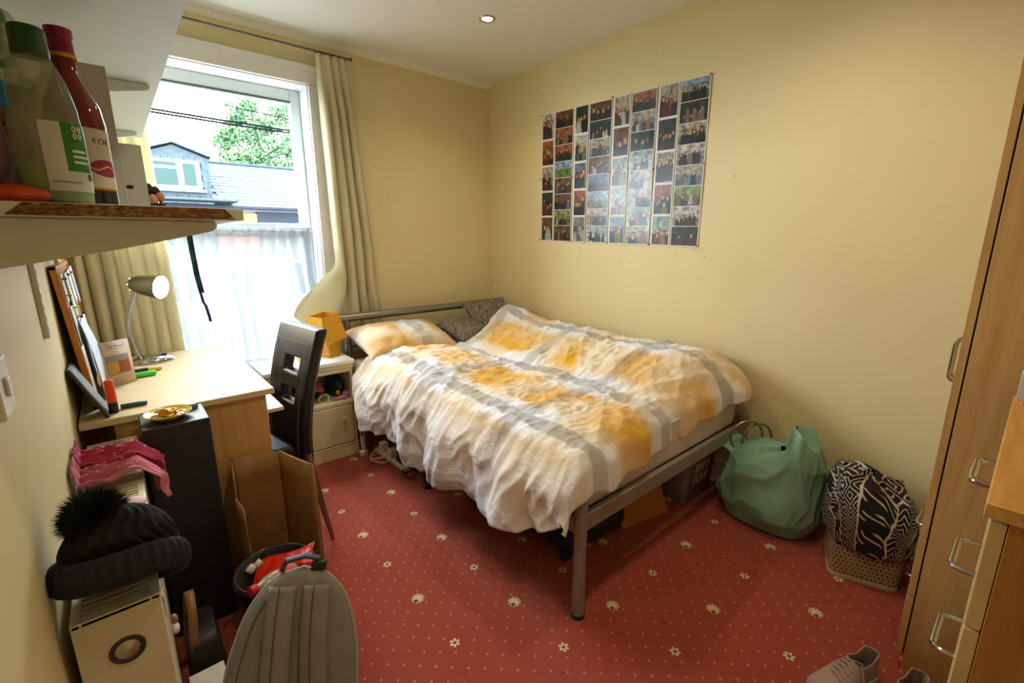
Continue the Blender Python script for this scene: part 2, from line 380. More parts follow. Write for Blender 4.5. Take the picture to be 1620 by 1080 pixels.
# tree behind the roof: trunk, boughs and leaf clusters
random.seed(21)
tr = thing('tree', 'tall pale green leafy tree behind the slate roof', 'tree', (7.0, 29, GRD))
M_bark = mat('grey_bark', '5d5a48', .9); n = N('tree_leaf'); f = n.noise(n.coord(), 1.3, 3); n.base(n.ramp(f, [(.3, col('36543a')), (.7, col('567348'))]), .8, 0, Specular_IOR_Level=.03); n.b.inputs['Transmission Weight'].default_value = 0; M_leaf = n.m
g = G(); g.tube([(7.2, 29, GRD), (7.1, 29, 2), (6.9, 29, 5), (6.8, 29, 8.2)], [.35, .28, .18, .05], 8); g.build('trunk', M_bark, tr)
clus = [(6.3, 8.0, .8), (5.6, 6.7, .75), (5.3, 6.3, .55), (6.5, 7.0, .9), (7.4, 7.5, .8), (8.3, 8.1, .8), (5.5, 5.5, .6), (6.3, 5.7, .8), (7.2, 6.2, .9), (8.2, 6.6, 1.0), (7.6, 5.3, .8), (8.7, 5.6, .9), (9.3, 7.2, 1.1), (6.9, 5.0, .7), (9.8, 5.6, 1.1), (6.7, 8.3, .5), (8.9, 8.6, .6), (5.9, 7.4, .45)]
g = G()
for x, z, r in clus: g.tube([(6.95, 29, z-1.6), (lerp(6.95, x, .6), 29+random.uniform(-.4, .4), z-.5), (x, 29, z)], [.07, .045, .015], 5)
g.build('boughs', M_bark, tr)
lf = G()
for x, z, r in clus:
    for i in range(int(620*r)):
        d = V((random.gauss(0, 1), random.gauss(0, 1), random.gauss(0, 1))).normalized()*r*random.random()**.45
        p = V((x, 29, z))+V((d.x, d.y, d.z*.8)); a = V((random.gauss(0, 1), random.gauss(0, 1), random.gauss(0, 1))).normalized(); b = a.orthogonal().normalized(); s = random.uniform(.08, .15)
        lf.add([p-a*s, p+b*s*.55, p+a*s, p-b*s*.55], [(0, 1, 2, 3)])
lf.build('foliage', M_leaf, tr, smooth=0, kind='stuff')

# ================================================================== curtains
def cloth_mat(name, c, tr=.25, rough=.85, var=.08, bump=.15):
    n = N(name); co = n.coord(); c = col(c); f = n.noise(co, 5, 3); cc = n.ramp(f, [(.3, tuple(q*(1-var) for q in c)), (.7, c)])
    n.base(cc, rough, 0, Specular_IOR_Level=.15); n.bump(n.noise(co, 350, 2), bump, .002)
    t = n.n('ShaderNodeBsdfTranslucent'); n.set(t.inputs[0], cc); mx = n.n('ShaderNodeMixShader'); mx.inputs[0].default_value = tr
    n.t.links.new(n.b.outputs[0], mx.inputs[1]); n.t.links.new(t.outputs[0], mx.inputs[2]); n.t.links.new(mx.outputs[0], n.out.inputs[0]); return n.m
M_curt = cloth_mat('cream_curtain_cloth', 'e8e0c2', .42)
M_steel = mat('brushed_grey_metal', '6b6a66', .35, .9, var=.05)
rod = thing('curtain_rod', 'thin dark metal curtain rod above the window', 'curtain rod', (.55, YF-.075, 2.43))
G().tube([(-.14, YF-.075, 2.445), (1.30, YF-.075, 2.445)], .006, 8).build('rod', M_steel, rod)
for x in (1.305, -.15): G().ball((x, YF-.075, 2.445), .011).build('finial', M_steel, rod)
for x in (1.285, .02): G().tube([(x, YF-.075, 2.445), (x, YF, 2.445)], .004, 6).build('bracket', M_steel, rod)
def curtain(name, label, xtop, xbot, ztop, zbot, folds, amp, flare=None, seed=0):
    t = thing(name, label, 'curtain', ((xtop[0]+xtop[1])/2, YF-.075, zbot))
    def fn(u, v):
        # v: 0 bottom .. 1 top
        d = 1-v; x = lerp(lerp(xtop[0], xtop[1], u), lerp(xbot[0], xbot[1], u), d**.8)
        zb = zbot; y = YF-.078
        if flare: dx, zb2, dy = flare(u); x += dx*sst(.76, 1, d); zb = zb2; y += dy*sst(.6, 1, d)
        z = lerp(zb, ztop, v)
        ph = 2*PI*folds*(u+.025*nz(u*5, d*2, seed))+seed
        a = amp*(.35+.65*sst(0, .25, d))
        pinch = sst(.06, .0, abs(d-.055))        # gathered heading tape
        y += a*(1-.4*pinch)*math.sin(ph)+.010*nz(u*9, d*4, seed+3)-(.006 if d < .05 else 0)
        x += .3*a*math.cos(ph)*(1-pinch)
        if flare: y += .014*ridge(u*7+d*2, d*5, 2)*sst(.5, .9, d)+.010*nz(u*14, d*8, 7)*sst(.4, .8, d); x += .012*nz(u*9+4, d*9, 3)*sst(.6, 1, d)
        return (x, min(y, YF-.024 if x > WX1-.02 or x < WX0+.05 else YF+.05), z)
    G().grid(fn, 110, 90).build('cloth', M_curt, t, solid=.003)
    for k in range(7):
        x = lerp(xtop[0]+.01, xtop[1]-.01, k/6); G().tube([(x+.0*q[1], q[1], q[2]) for q in arc((x, YF-.075, 2.437), .012, 0, 2*PI, 10, 'yz')[:-1]], .0022, 5, closed=True).build('ring', M_steel, t)
    return t
def fl_r(u):
    e = sst(.42, 0, u)
    return (-.30*e, lerp(.60, .885, sst(.30, 0, u)), -.05*e+.03*(1-e))
curtain('curtain', 'cream lined curtain hanging behind the headboard and spilling over the yellow lamp', (1.085, 1.275), (1.11, 1.43), 2.432, .60, 4.2, .026, fl_r, 1.3)
curtain('curtain', 'cream curtain bunched between the shelves and the window, behind the desk lamp', (-.13, .21), (-.13, .235), 2.432, .30, 6.3, .028, None, 4.1)
# net curtain over the lower pane
n = N('white_net'); co = n.coord(); xyz = n.sep(co)
tb = n.n('ShaderNodeBsdfTransparent'); tb.inputs[0].default_value = (1, 1, 1, 1); tl = n.n('ShaderNodeBsdfTranslucent'); tl.inputs[0].default_value = (.165, .170, .174, 1); df = n.n('ShaderNodeBsdfDiffuse'); df.inputs[0].default_value = (.55, .57, .6, 1)
m1 = n.n('ShaderNodeMixShader'); m1.inputs[0].default_value = .45; n.t.links.new(tl.outputs[0], m1.inputs[1]); n.t.links.new(df.outputs[0], m1.inputs[2])
v1 = n.n('ShaderNodeTexVoronoi'); v1.inputs['Scale'].default_value = 26; v1.inputs['Randomness'].default_value = .25; n.set(v1.inputs['Vector'], co)
dots = n.math('LESS_THAN', v1.outputs['Distance'], .13)
fac = n.math('ADD', n.math('MULTIPLY', n.noise(co, 300, 2), .12), n.math('ADD', .84, n.math('MULTIPLY', dots, .15)), cl=True)
m2 = n.n('ShaderNodeMixShader'); n.set(m2.inputs[0], fac); n.t.links.new(tb.outputs[0], m2.inputs[1]); n.t.links.new(m1.outputs[0], m2.inputs[2]); n.t.links.new(m2.outputs[0], n.out.inputs[0]); M_net = n.m
nt = thing('net_curtain', 'white net curtain gathered on a wire across the lower pane', 'net curtain', (.54, 3.22, .57))
def fnet(u, v):
    d = 1-v; x = lerp(.06, 1.025, u)+.01*nz(u*6, d*3, 5)
    ph = 2*PI*(13*u+.5*nz(u*4, d*1.5, 2)); hd = sst(.10, .02, d)
    y = 3.205+(.017+.010*d)*math.sin(ph)*(1-.5*hd)+.006*math.sin(ph*3.1)*hd+.02*nz(u*5, d*2, 9)*d
    z = lerp(.572+.012*nz(u*7, 0, 1), 1.43, v)
    return (x, y, z)
G().grid(fnet, 200, 60).build('net', M_net, nt)
G().tube([(.05, 3.205, 1.412), (1.035, 3.205, 1.412)], .004, 6).build('wire', M_white, nt)
# ceiling downlights
M_bulb = emit('lit_downlight_bulb', 'fff0c8', 14); M_brass = mat('pale_brass', 'b99f63', .3, .9)
for k, (x, y, lab) in enumerate(((1.753, 2.235, 'lit recessed ceiling downlight in the corner above the bed'), (.55, 2.1, 'lit recessed ceiling downlight above the desk side'), (1.753, .65, 'lit recessed ceiling downlight in front of the wardrobe'), (.55, .55, 'lit recessed ceiling downlight above the doorway side'))):
    d = thing('ceiling_downlight', lab, 'downlight', (x, y, H), group='ceiling downlights')
    G().lathe([(.029, -.001), (.033, -.006), (.041, -.006), (.044, -.001)], 28, c=(x, y, H)).build('bezel', M_brass, d)
    G().lathe([(.0001, -.003), (.022, -.003), (.030, -.0015)], 24, c=(x, y, H)).build('bulb', M_bulb, d)
    L = bpy.data.lights.new('downlight_beam', 'SPOT'); L.energy = DOWNLIGHT; L.color = (1, .89, .71); L.spot_size = math.radians(150); L.spot_blend = 1.0; L.shadow_soft_size = .03
    lo = bpy.data.objects.new('downlight_beam', L); C.objects.link(lo); lo.location = (x, y, H-.02)
# ================================================================== bed
BX0, BX1, BYF, BYH = 1.115, 2.405, .925, 2.965
M_bed = mat('grey_bed_metal', '8e8980', .38, .75, var=.05); M_bedL = mat('grey_bed_leg', '928a84', .45, .3, var=.06)
bed = thing('bed_frame', 'grey metal double bed frame with a tubular headboard', 'bed', ((BX0+BX1)/2, (BYF+BYH)/2, 0))
hz = .852
G().tube([(BX0-.05, BYH, hz), (BX1+.035, BYH, hz)], .027, 20).build('headboard_top_tube', M_bed, bed)
for x in (BX0-.05, BX1+.033): G().tube([(x-.006, BYH, hz), (x+.006, BYH, hz)], .0285, 20).build('end_cap', M_bed, bed, bevel=.003)
G().tube([(BX0, BYH, .655), (BX1-.02, BYH, .655)], .013, 12).build('headboard_lower_tube', M_bed, bed)
for x in (BX0, BX1-.02): G().tube([(x, BYH, 0), (x, BYH, hz-.015)], .021, 16).build('headboard_post', M_bed, bed)
for x in (BX0, BX1):
    lg = G().tube([(x, BYF, 0), (x, BYF, .452)], [.0225, .0235], 18).build('foot_leg', M_bedL, bed)
    G().lathe([(.0235, .450), (.0235, .456), (.017, .463), (.0001, .465)], 18, c=(x, BYF, 0)).build('leg_cap', M_bedL, lg)
    G().lathe([(.026, 0), (.026, .012), (.022, .016)], 18, c=(x, BYF, 0)).build('foot_pad', mat('black_plastic', '161616', .5), lg)
    G().tube([(x+.02*(-1 if x > 2 else 1), BYF-.021, .30), (x+.02*(-1 if x > 2 else 1), BYF-.030, .30)], .007, 8).build('bolt', mat('brass_bolt', 'b08d4a', .3, 1), lg)
bx('foot_rail', (BX0+.02, BYF-.012, .345), (BX1-.02, BYF+.012, .415), M_bedL, bed, bevel=.006)
for x in (BX0, BX1-.005): bx('side_rail', (x-.012, BYF+.02, .335), (x+.012, BYH-.02, .405), M_bedL, bed, bevel=.005)
G().tube([((BX0+BX1)/2, 1.95, 0), ((BX0+BX1)/2, 1.95, .37)], .018, 10).build('centre_leg', M_bedL, bed)
for k in range(13):
    y = lerp(BYF+.10, BYH-.12, k/12); bx('slat', (BX0+.012, y-.035, .372), (BX1-.018, y+.035, .388), mat('pale_slat', 'c9a878', .6), bed, bevel=.002)
# mattress with sheet
M_sheet = cloth_mat('white_sheet', 'cfc6c2', .0, .8, .06, .1)
def rbox(fnz, a, b, r, nu=40, nv=60):
    pass
def mfn(u, v):
    # closed cross section around y axis : u angle, v along y
    x0, x1, z0, z1 = BX0-.012, BX1-.01, .392, .592
    a = 2*PI*u; cx, cz = (x0+x1)/2, (z0+z1)/2; e = .14
    ex = abs(math.cos(a))**e*math.copysign(1, math.cos(a)); ez = abs(math.sin(a))**(.34)*math.copysign(1, math.sin(a))
    t = 1-abs(2*v-1); s = 1-.10*(1-sst(0, .06, t))
    y = lerp(BYF+.03, BYH-.035, v); w = .004*nz(u*30, v*9, 4)+.006*nz(u*12, v*20, 7)
    return (cx+ex*(x1-x0)/2*(1-.04*(1-sst(0, .05, t)))+w*.6, y+w, cz+ez*(z1-z0)/2*s+(.0 if ez < 0 else w))
g = G(); g.grid(mfn, 90, 60, cu=True); nn = len(g.v); g.f.append(list(range(90))); g.f.append(list(range(60*90, 61*90)))
g.build('mattress', M_sheet, smooth=60, label='mattress under a white sheet on the metal bed frame', cat='mattress')

# duvet ----------------------------------------------------------------
def plaid(name):
    n = N(name); uv = n.uv(); wob = n.noise(uv, 2.3, 3, .5, 0, 1); q = n.n('ShaderNodeVectorMath', operation='MULTIPLY_ADD'); n.set(q.inputs[0], wob); q.inputs[1].default_value = (.05, .05, 0); n.set(q.inputs[2], uv)
    U, Vv, _ = n.sep(q.outputs[0])
    def band(c, ctr, wd, per, soft=.012):
        d = n.math('ABSOLUTE', n.math('SUBTRACT', n.math('FRACT', n.math('ADD', n.math('DIVIDE', n.math('SUBTRACT', c, ctr), per), .5)), .5)); d = n.math('MULTIPLY', d, per)
        r = n.n('ShaderNodeMapRange', interpolation_type='SMOOTHSTEP'); n.set(r.inputs[0], d); r.inputs[1].default_value = wd/2+soft; r.inputs[2].default_value = wd/2-soft; r.inputs[3].default_value = 0; r.inputs[4].default_value = 1; return r.outputs[0]
    gl = band(U, 1.225, .080, .50, .008); gc = band(Vv, 1.36, .085, .62, .008)
    yl = band(U, 1.475, .27, .50, .045); yc = n.ramp(n.noise(n.map(uv, (1.6, 3.4, 1), (0, 0, 0), (.35, .2, 0)), 1.25, 2, .4), [(.37, 0.), (.54, 1.)])
    yc2 = band(Vv, 1.70, .26, .62, .05)
    nzv = n.noise(uv, 3.1, 2)
    sd_ = n.n('ShaderNodeMapRange', interpolation_type='SMOOTHSTEP'); n.set(sd_.inputs[0], U); sd_.inputs[1].default_value = .98; sd_.inputs[2].default_value = 1.22; sd_.inputs[3].default_value = .3; sd_.inputs[4].default_value = 1; side = sd_.outputs[0]
    ymask = n.math('MULTIPLY', n.math('MULTIPLY', yl, side), n.math('MULTIPLY_ADD', yc, .92, .10))
    ymask = n.math('MULTIPLY', ymask, n.ramp(nzv, [(.36, .6), (.62, 1.0)]))
    pale = n.math('MULTIPLY', n.math('MAXIMUM', yl, yc2), n.math('MULTIPLY', side, .66))
    c = n.mix(pale, col('e4e3e8'), col('dfca9c')); c = n.mix(ymask, c, col('d8a22e'))
    fine = n.math('GREATER_THAN', n.math('SINE', n.math('MULTIPLY', n.math('ADD', U, Vv), 2*PI/.0085)), 0.0)
    fine2 = n.math('GREATER_THAN', n.math('SINE', n.math('MULTIPLY', n.math('SUBTRACT', U, Vv), 2*PI/.010)), .1)
    hz_ = n.math('MULTIPLY', n.math('MULTIPLY', fine2, band(Vv, 1.02, .34, .93, .03)), .30)
    c = n.mix(hz_, c, col('b9a98c'))
    gm = n.math('MULTIPLY', n.math('MAXIMUM', n.math('MULTIPLY', gl, .85), n.math('MULTIPLY', gc, .68)), n.math('MULTIPLY_ADD', fine, .42, .42))
    c = n.mix(n.math('MULTIPLY', gm, n.ramp(nzv, [(.3, .55), (.6, 1.0)])), c, col('6f6763'))
    n.base(c, .85, 0, Specular_IOR_Level=.15)
    h1 = n.noise(n.map(uv, (1, .38, 1), (0, 0, .7)), 11, 4, .5, .35); h2 = n.noise(uv, 60, 3)
    n.bump(n.math('ADD', n.math('MULTIPLY', h1, 1.0), n.math('MULTIPLY', h2, .15)), .5, .026)
    n.b.inputs['Sheen Weight'].default_value = .1
    return n.m
M_duvet = plaid('yellow_grey_plaid_cotton')
HEM = [(.88, .395), (1.06, .305), (1.24, .275), (1.7, .225), (2.2, .205), (2.5, .22), (2.62, .27), (2.75, .38)]
def ztop(x, y):
    z = .640
    z += .125*sst(1.65, 2.15, x)*sst(.85, 1.12, y)*(1-.35*sst(2.3, 2.44, x))
    z += .045*gau((y-2.30)/.45)*gau((x-1.25)/.25)
    z += .085*gau((x-2.22)/.14)*gau((y-2.60)/.2) - .05*gau((x-1.62)/.14)*gau((y-2.66)/.16)
    z += .03*gau((x-1.5)/.25)*gau((y-2.35)/.3)
    z += .020*nz(x*2.6, y*2.6, 1.7)
    # long soft wrinkles
    a = .62; p = x*math.cos(a)+y*math.sin(a); q = -x*math.sin(a)+y*math.cos(a)
    wl = .5+.5*nz(x*1.7, y*1.7, 8)
    z += .020*wl*ridge(p*2.0+.3*nz(x*4, y*4, 3), q*8.5, 2.2)
    a = -.45; p = x*math.cos(a)+y*math.sin(a); q = -x*math.sin(a)+y*math.cos(a)
    z += .016*(1-wl*.6)*ridge(p*2.4, q*10+.5*nz(x*5, y*5, 6), 5.1)
    z += .009*ridge(x*13, y*7, 9.3)+.006*ridge(x*10, y*24, 11)+.004*ridge(x*26+y*9, y*30, 3)
    # deep crease running down from the pillows
    cx = lerp(1.80, 1.62, (y-1.5)/1.1); z -= .03*gau((x-cx)/.045)*sst(1.35, 1.7, y)*sst(2.7, 2.4, y)
    return z
def hangf(u): return lerp(.175, .10, sst(.62, 1.0, u))
def spl(t): return t if t > 20 else math.log(1+math.exp(max(-40, t)))
def pnorm(a, b): return (a**3+b**3)**(1/3)
def dfn(u, v):
    xe = BX0-.02; y0 = BYF+.03
    yr = lerp(-hangf(u), 1.77, v)                       # arc length from the foot edge (negative: hangs over)
    xw = lerp(1, 0, 0)
    # across
    ya = BYF+.02+max(0, yr)
    Lh = .63-ipl(HEM, ya if yr > 0 else .9)
    p = lerp(-Lh, BX1+.03-xe, u); r = .055
    ox = r*spl(p/r); dx = r*spl(-p/r)
    x = xe+ox-.035; 
    # slanted edges in plan
    fe = -.012+.05*sst(.15, .5, (x-1.1)/1.3)-.075*sst(.6, 1.0, (x-1.1)/1.3)
    he = .03-.15*gau((x-1.85)/.26)+.0*x
    r2 = .045; ly = yr
    oy = r2*spl(ly/r2); dy = r2*spl(-ly/r2)
    y = y0-.035+oy*(1+(he-fe)/1.7)+fe
    hang = sst(.03, .16, dx)
    z = ztop(x, y)-pnorm(dx, dy)
    # folds on the hanging side
    k = y*16+2.4*nz(y*2.2, dx*2.5, 4)+dx*2.0
    fold = math.sin(k)+.6*ridge(y*9+dx*3, dx*2.2, 7)
    x -= hang*(.010+.050*sst(0, .33, dx)*(.5+fold*.6)*lerp(.3, 1, sst(.93, 1.15, y)))+hang*.015
    x -= hang*.020*sst(.05, .2, dx)*ridge((y+dx*.9)*6.5, (y-dx)*2.2, 21)+hang*.008*ridge((y-dx*.5)*15, dx*6, 5)
    y += hang*.020*nz(y*8, dx*6, 12)
    z += hang*(.010*math.sin(k*.5+1)+.012*nz(y*5, 3, 3))
    ft = sst(.02, .07, dy); y -= ft*(.012+.010*math.sin(x*31+2*nz(x*5, 1, 1)))
    # puffy hem at the head end
    z += -.035*sst(.965, 1.0, v)
    return (x, y, z)
def duv(u, v):
    y = .93+lerp(-hangf(u), 1.77, v); Lh = .63-ipl(HEM, max(.9, y)); return (BX0-.03+lerp(-Lh, 1.34, u), y)
G().grid(dfn, 250, 280, uvfn=duv).build('duvet', M_duvet, smooth=80, solid=.020, soff=-1, label='rumpled duvet in a yellow, white and grey plaid cover, spread over the bed', cat='duvet')
do = bpy.data.objects['duvet']; do.data.materials.append(mat('cream_duvet_hem', 'cdbb98', .85)); do.modifiers['thick'].material_offset_rim = 1
# piping / seam along the foot hem
# pillows ----------------------------------------------------------------
def pillow(name, mt, L, W, T, M, seed, label, cat='pillow', n=44):
    t = None; g = G()
    def mk(sgn):
        def fn(u, v):
            a, b = 2*u-1, 2*v-1
            e = max(0, (1-abs(a)**3.2))**.55*max(0, (1-abs(b)**3.2))**.55
            px = a*L/2*(1-.07*(1-abs(b)**2)*abs(a)**6); py = b*W/2*(1-.07*(1-abs(a)**2)*abs(b)**6)
            z = sgn*T/2*e+(.012*ridge(px*7, py*11, seed)+.008*nz(px*16, py*16, seed+2))*e
            return (px, py, z)
        return fn
    uvf = lambda u, v: (1.30+u*L, 1.02+v*W)
    g.grid(mk(1), n, n, uvfn=uvf); g.grid(mk(-1), n, n, uvfn=uvf, flip=True)
    g.v = [M @ p for p in g.v]
    return g.build(name, mt, smooth=70, label=label, cat=cat)
def PM(loc, rx, ry, rz): return TR(*loc) @ RZ(rz) @ Matrix.Rotation(rx, 4, 'X') @ Matrix.Rotation(ry, 4, 'Y')
pillow('pillow', M_duvet, .65, .40, .17, PM((1.405, 2.745, .705), math.radians(16), math.radians(2), .03), 2, 'long pillow in the yellow and grey plaid, beside the lamp')
def mottled(name, a, b):
    n = N(name); co = n.coord(); f = n.noise(co, 60, 4, .7, 1.5); n.base(n.ramp(f, [(.42, col(a)), (.56, col(b))]), .9); return n.m
M_cush = mottled('grey_brown_mottled_cloth', '3c352b', '8f8472')
pillow('cushion', M_cush, .36, .32, .13, PM((1.925, 2.74, .695), math.radians(14), math.radians(4), .1), 6, 'flat mottled grey-brown cushion next to the plaid pillow', 'cushion', 30)
pillow('cushion', M_cush, .36, .32, .13, PM((2.19, 2.785, .775), math.radians(32), math.radians(-4), -.1), 9, 'mottled grey-brown cushion propped in the corner of the headboard', 'cushion', 30)

# ================================================================== things under the bed
M_navy = mat('navy_suitcase_cloth', '14161f', .75, var=.15, bump=.2, bs=300); M_black = mat('black_plastic', '161616', .5); M_blackcloth = mat('black_cloth', '131214', .85, bump=.3, bs=200)
sc_ = thing('suitcase', 'dark navy soft suitcase lying flat under the bed', 'suitcase', (1.50, 1.42, 0))
bx('body', (1.27, 1.10, .045), (1.66, 1.74, .235), M_navy, sc_, bevel=.035, seg=4)
G().tube([(1.268, 1.15, .14), (1.268, 1.70, .14)], .006, 6).build('zip', M_black, sc_)
for y in (1.16, 1.68):
    for x in (1.30, 1.62): G().tube([(x-.014, y, .025), (x+.014, y, .025)], .024, 14).build('wheel', M_black, sc_)
G().tube([(1.38, 1.085, .16), (1.40, 1.072, .165), (1.52, 1.072, .165), (1.54, 1.085, .16)], .010, 8).build('handle', M_black, sc_)
mb = thing('tote_bag', 'flat mustard cloth bag leaning under the foot rail', 'bag', (1.80, 1.09, 0))
M_must = mat('mustard_cloth', 'a8691c', .8, var=.1, bump=.2, bs=120)
def mbf(s):
    def fn(u, v):
        x = lerp(1.665, 1.955, u)-.012*(v)*(.5-u); e = (max(0, 1-abs(2*u-1)**4)*max(0, 1-abs(2*v-1)**5))**.5
        return (x+.02*v, lerp(1.125, 1.055, u)+.13*v+s*(.022*e)+.006*nz(u*4, v*4, 2)*e, lerp(.0, .27, v))
    return fn
g = G(); g.grid(mbf(-1), 24, 24); g.grid(mbf(1), 24, 24, flip=True); g.build('body', M_must, mb, smooth=60)
G().tube([(1.86, 1.165, .268), (1.865, 1.17, .31), (1.92, 1.17, .31), (1.93, 1.165, .268)], .006, 6).build('strap', M_must, mb)
sb = thing('storage_box', 'smoky clear plastic storage box with a ridged lid and a paper label', 'storage box', (2.23, 1.24, 0))
n = N('smoky_plastic'); n.base(col('58545a'), .25, 0, Specular_IOR_Level=.5); tr_ = n.n('ShaderNodeBsdfTransparent'); tr_.inputs[0].default_value = (.7, .68, .7, 1); mx = n.n('ShaderNodeMixShader'); mx.inputs[0].default_value = .25; n.t.links.new(n.b.outputs[0], mx.inputs[1]); n.t.links.new(tr_.outputs[0], mx.inputs[2]); n.t.links.new(mx.outputs[0], n.out.inputs[0]); n.base(n.ramp(n.noise(n.coord(), 9, 2), [(.3, col('77737a')), (.7, col('8a868a'))])); M_smoke = n.m
g = G(); pts0, pts1 = [], []
def rrect(x0, y0, x1, y1, r, k=5):
    out = []
    for cx, cy, a in ((x1-r, y1-r, 0), (x0+r, y1-r, PI/2), (x0+r, y0+r, PI), (x1-r, y0+r, 3*PI/2)):
        for i in range(k+1): t = a+PI/2*i/k; out.append((cx+r*math.cos(t), cy+r*math.sin(t)))
    return out
def loft(g, rings, cap0=True, cap1=True):
    n = len(rings[0]); b = len(g.v); vs = [p for r in rings for p in r]; fs = []
    for i in range(len(rings)-1):
        for k in range(n): fs.append((i*n+k, i*n+(k+1) % n, (i+1)*n+(k+1) % n, (i+1)*n+k))
    if cap0: fs.append(tuple(range(n))[::-1])
    if cap1: fs.append(tuple(range((len(rings)-1)*n, len(rings)*n)))
    return g.add(vs, fs)
def ring(x0, y0, x1, y1, r, z): return [(x, y, z) for x, y in rrect(x0, y0, x1, y1, r)]
loft(g, [ring(2.075, 1.045, 2.375, 1.425, .035, .002), ring(2.055, 1.025, 2.392, 1.445, .035, .235), ring(2.060, 1.03, 2.387, 1.44, .03, .235), ring(2.08, 1.05, 2.37, 1.42, .03, .008)], True, True); g.build('tub', M_smoke, sb, smooth=30)
g = G(); loft(g, [ring(2.045, 1.015, 2.402, 1.455, .04, .228), ring(2.045, 1.015, 2.402, 1.455, .04, .248), ring(2.06, 1.03, 2.387, 1.44, .035, .249), ring(2.065, 1.035, 2.382, 1.435, .035, .258), ring(2.10, 1.07, 2.347, 1.40, .03, .254)]); g.build('lid', mat('grey_lid', '6b6c60', .4), sb, smooth=30)
n = N('printed_label'); u, v, _ = n.sep(n.uv())
def rect(n, u, v, a, b, c, d): return n.math('MULTIPLY', n.math('MULTIPLY', n.math('GREATER_THAN', u, a), n.math('LESS_THAN', u, b)), n.math('MULTIPLY', n.math('GREATER_THAN', v, c), n.math('LESS_THAN', v, d)))
c = n.mix(rect(n, u, v, .0, .62, .42, .60), col('b8b2a8'), col('2f7ea8')); c = n.mix(rect(n, u, v, .68, .85, .42, .62), c, col('33414c')); c = n.mix(rect(n, u, v, .1, .9, .74, .82), c, col('b98b63')); c = n.mix(rect(n, u, v, .30, .40, .18, .30), c, col('2a2a2a')); c = n.mix(rect(n, u, v, .08, .2, .1, .2), c, col('6b5b50')); n.base(c, .5)
g = G(); g.grid(lambda u, v: (lerp(2.150, 2.300, u), lerp(1.0366, 1.0264, v), lerp(.085, .205, v)), 1, 1); g.build('label', n.m, sb)
# mains extension, cables, toothbrush
M_wplastic = mat('cream_plastic', 'd6cfb4', .4); M_wp2 = mat('white_plastic', 'd9d9d2', .4)
ex = thing('extension_lead', 'cream four-way extension lead on the carpet under the bed edge', 'extension lead', (1.19, 2.45, 0))
EM = frame_M((1.160, 2.50, 0), V((-.03, 1, 0)).normalized(), V((-1, -.03, 0)).normalized(), (0, 0, 1))
G().box((-.20, -.03, .002), (.20, .03, .034), EM).build('housing', M_wplastic, ex, bevel=.006, seg=3)
for k in range(3): G().box((-.14+k*.11, -.022, .034), (-.085+k*.11, .022, .062+.012*k), EM).build('plug', [M_black, M_wplastic, M_wp2][k], ex, bevel=.006)
def coil(name, mt, pts, r, lab):
    G().tube(pts, r, 7).build(name, mt, label=lab, cat='cable')
coil('white_cable', M_wp2, [(1.105+.055*math.cos(t)*(1+.1*math.sin(3*t)), 2.55+.08*math.sin(t), .007+.010*(t/12)+(.05*max(0, math.sin(t*.5-1.2)))) for t in [i*.22 for i in range(58)]], .0042, 'white cable looped on the carpet beside the toothbrush')
coil('black_cable', M_black, [(1.165+.05*math.cos(t), 2.27+.07*math.sin(t*1.03), .045+.035*math.sin(t*.5)+.002*t/6) for t in [i*.24 for i in range(64)]]+[(1.17, 2.15, .02), (1.155, 2.10, .006)], .0042, 'tangled black cable over the end of the extension lead')
pa = thing('power_adapter', 'small black power adapter lying on the carpet', 'power adapter', (1.16, 2.08, 0))
G().box((1.135, 2.05, .002), (1.165, 2.09, .024)).build('body', M_black, pa, bevel=.005); G().tube([(1.15, 2.09, .013), (1.155, 2.10, .012)], .004, 6).build('lead', M_black, pa)
bx('charging_brick', (1.20, 2.09, .001), (1.26, 2.19, .035), M_black, None, bevel=.007, label='black rectangular charging brick beneath the duvet hem', cat='power adapter')
tb_ = thing('toothbrush', 'white electric toothbrush standing on its round charger by the bedside cabinet', 'toothbrush', (1.056, 2.69, 0))
cx, cy = 1.056, 2.69
G().lathe([(.026, 0), (.028, .006), (.026, .028), (.018, .034), (.0001, .034)], 20, c=(cx, cy, 0)).build('charger', M_wp2, tb_)
G().lathe([(.014, .034), (.015, .06), (.016, .12), (.015, .17), (.012, .196), (.006, .205), (.0001, .206)], 18, c=(cx, cy, 0)).build('handle', M_wplastic, tb_)
G().ball((cx-.008, cy-.0115, .150), (.006, .006, .020), 10, 8).build('switch', mat('navy_button', '1d2b4a', .4), tb_)
G().lathe([(.006, .200), (.0045, .22), (.004, .265), (.005, .268), (.0001, .270)], 12, c=(cx, cy, 0)).build('brush_neck', M_wp2, tb_)

# ================================================================== bedside cabinet
ns = thing('bedside_cabinet', 'cream bedside cabinet with open shelf above a knobbed door', 'cabinet', (.80, 2.88, 0))
a, b, y0, y1 = .56, 1.045, 2.745, 3.06
bx('top', (a-.02, y0-.022, .605), (b+.012, y1+.01, .632), M_white, ns, bevel=.006, seg=3); bx('moulding', (a-.012, y0-.012, .578), (b+.006, y1, .605), M_cream, ns, bevel=.008, seg=3); bx('apron', (a, y0-.004, .555), (b, y0+.014, .578), M_cream, ns, bevel=.002)
for x in (a, b-.018): bx('side', (x, y0, .02), (x+.018, y1, .578), M_cream, ns)
bx('back', (a+.018, y1-.012, .02), (b-.018, y1-.002, .57), M_cream, ns); bx('shelf', (a+.018, y0+.002, .356), (b-.018, y1-.012, .376), M_cream, ns); bx('shelf_lip', (a, y0-.010, .345), (b, y0+.004, .372), M_cream, ns, bevel=.005)
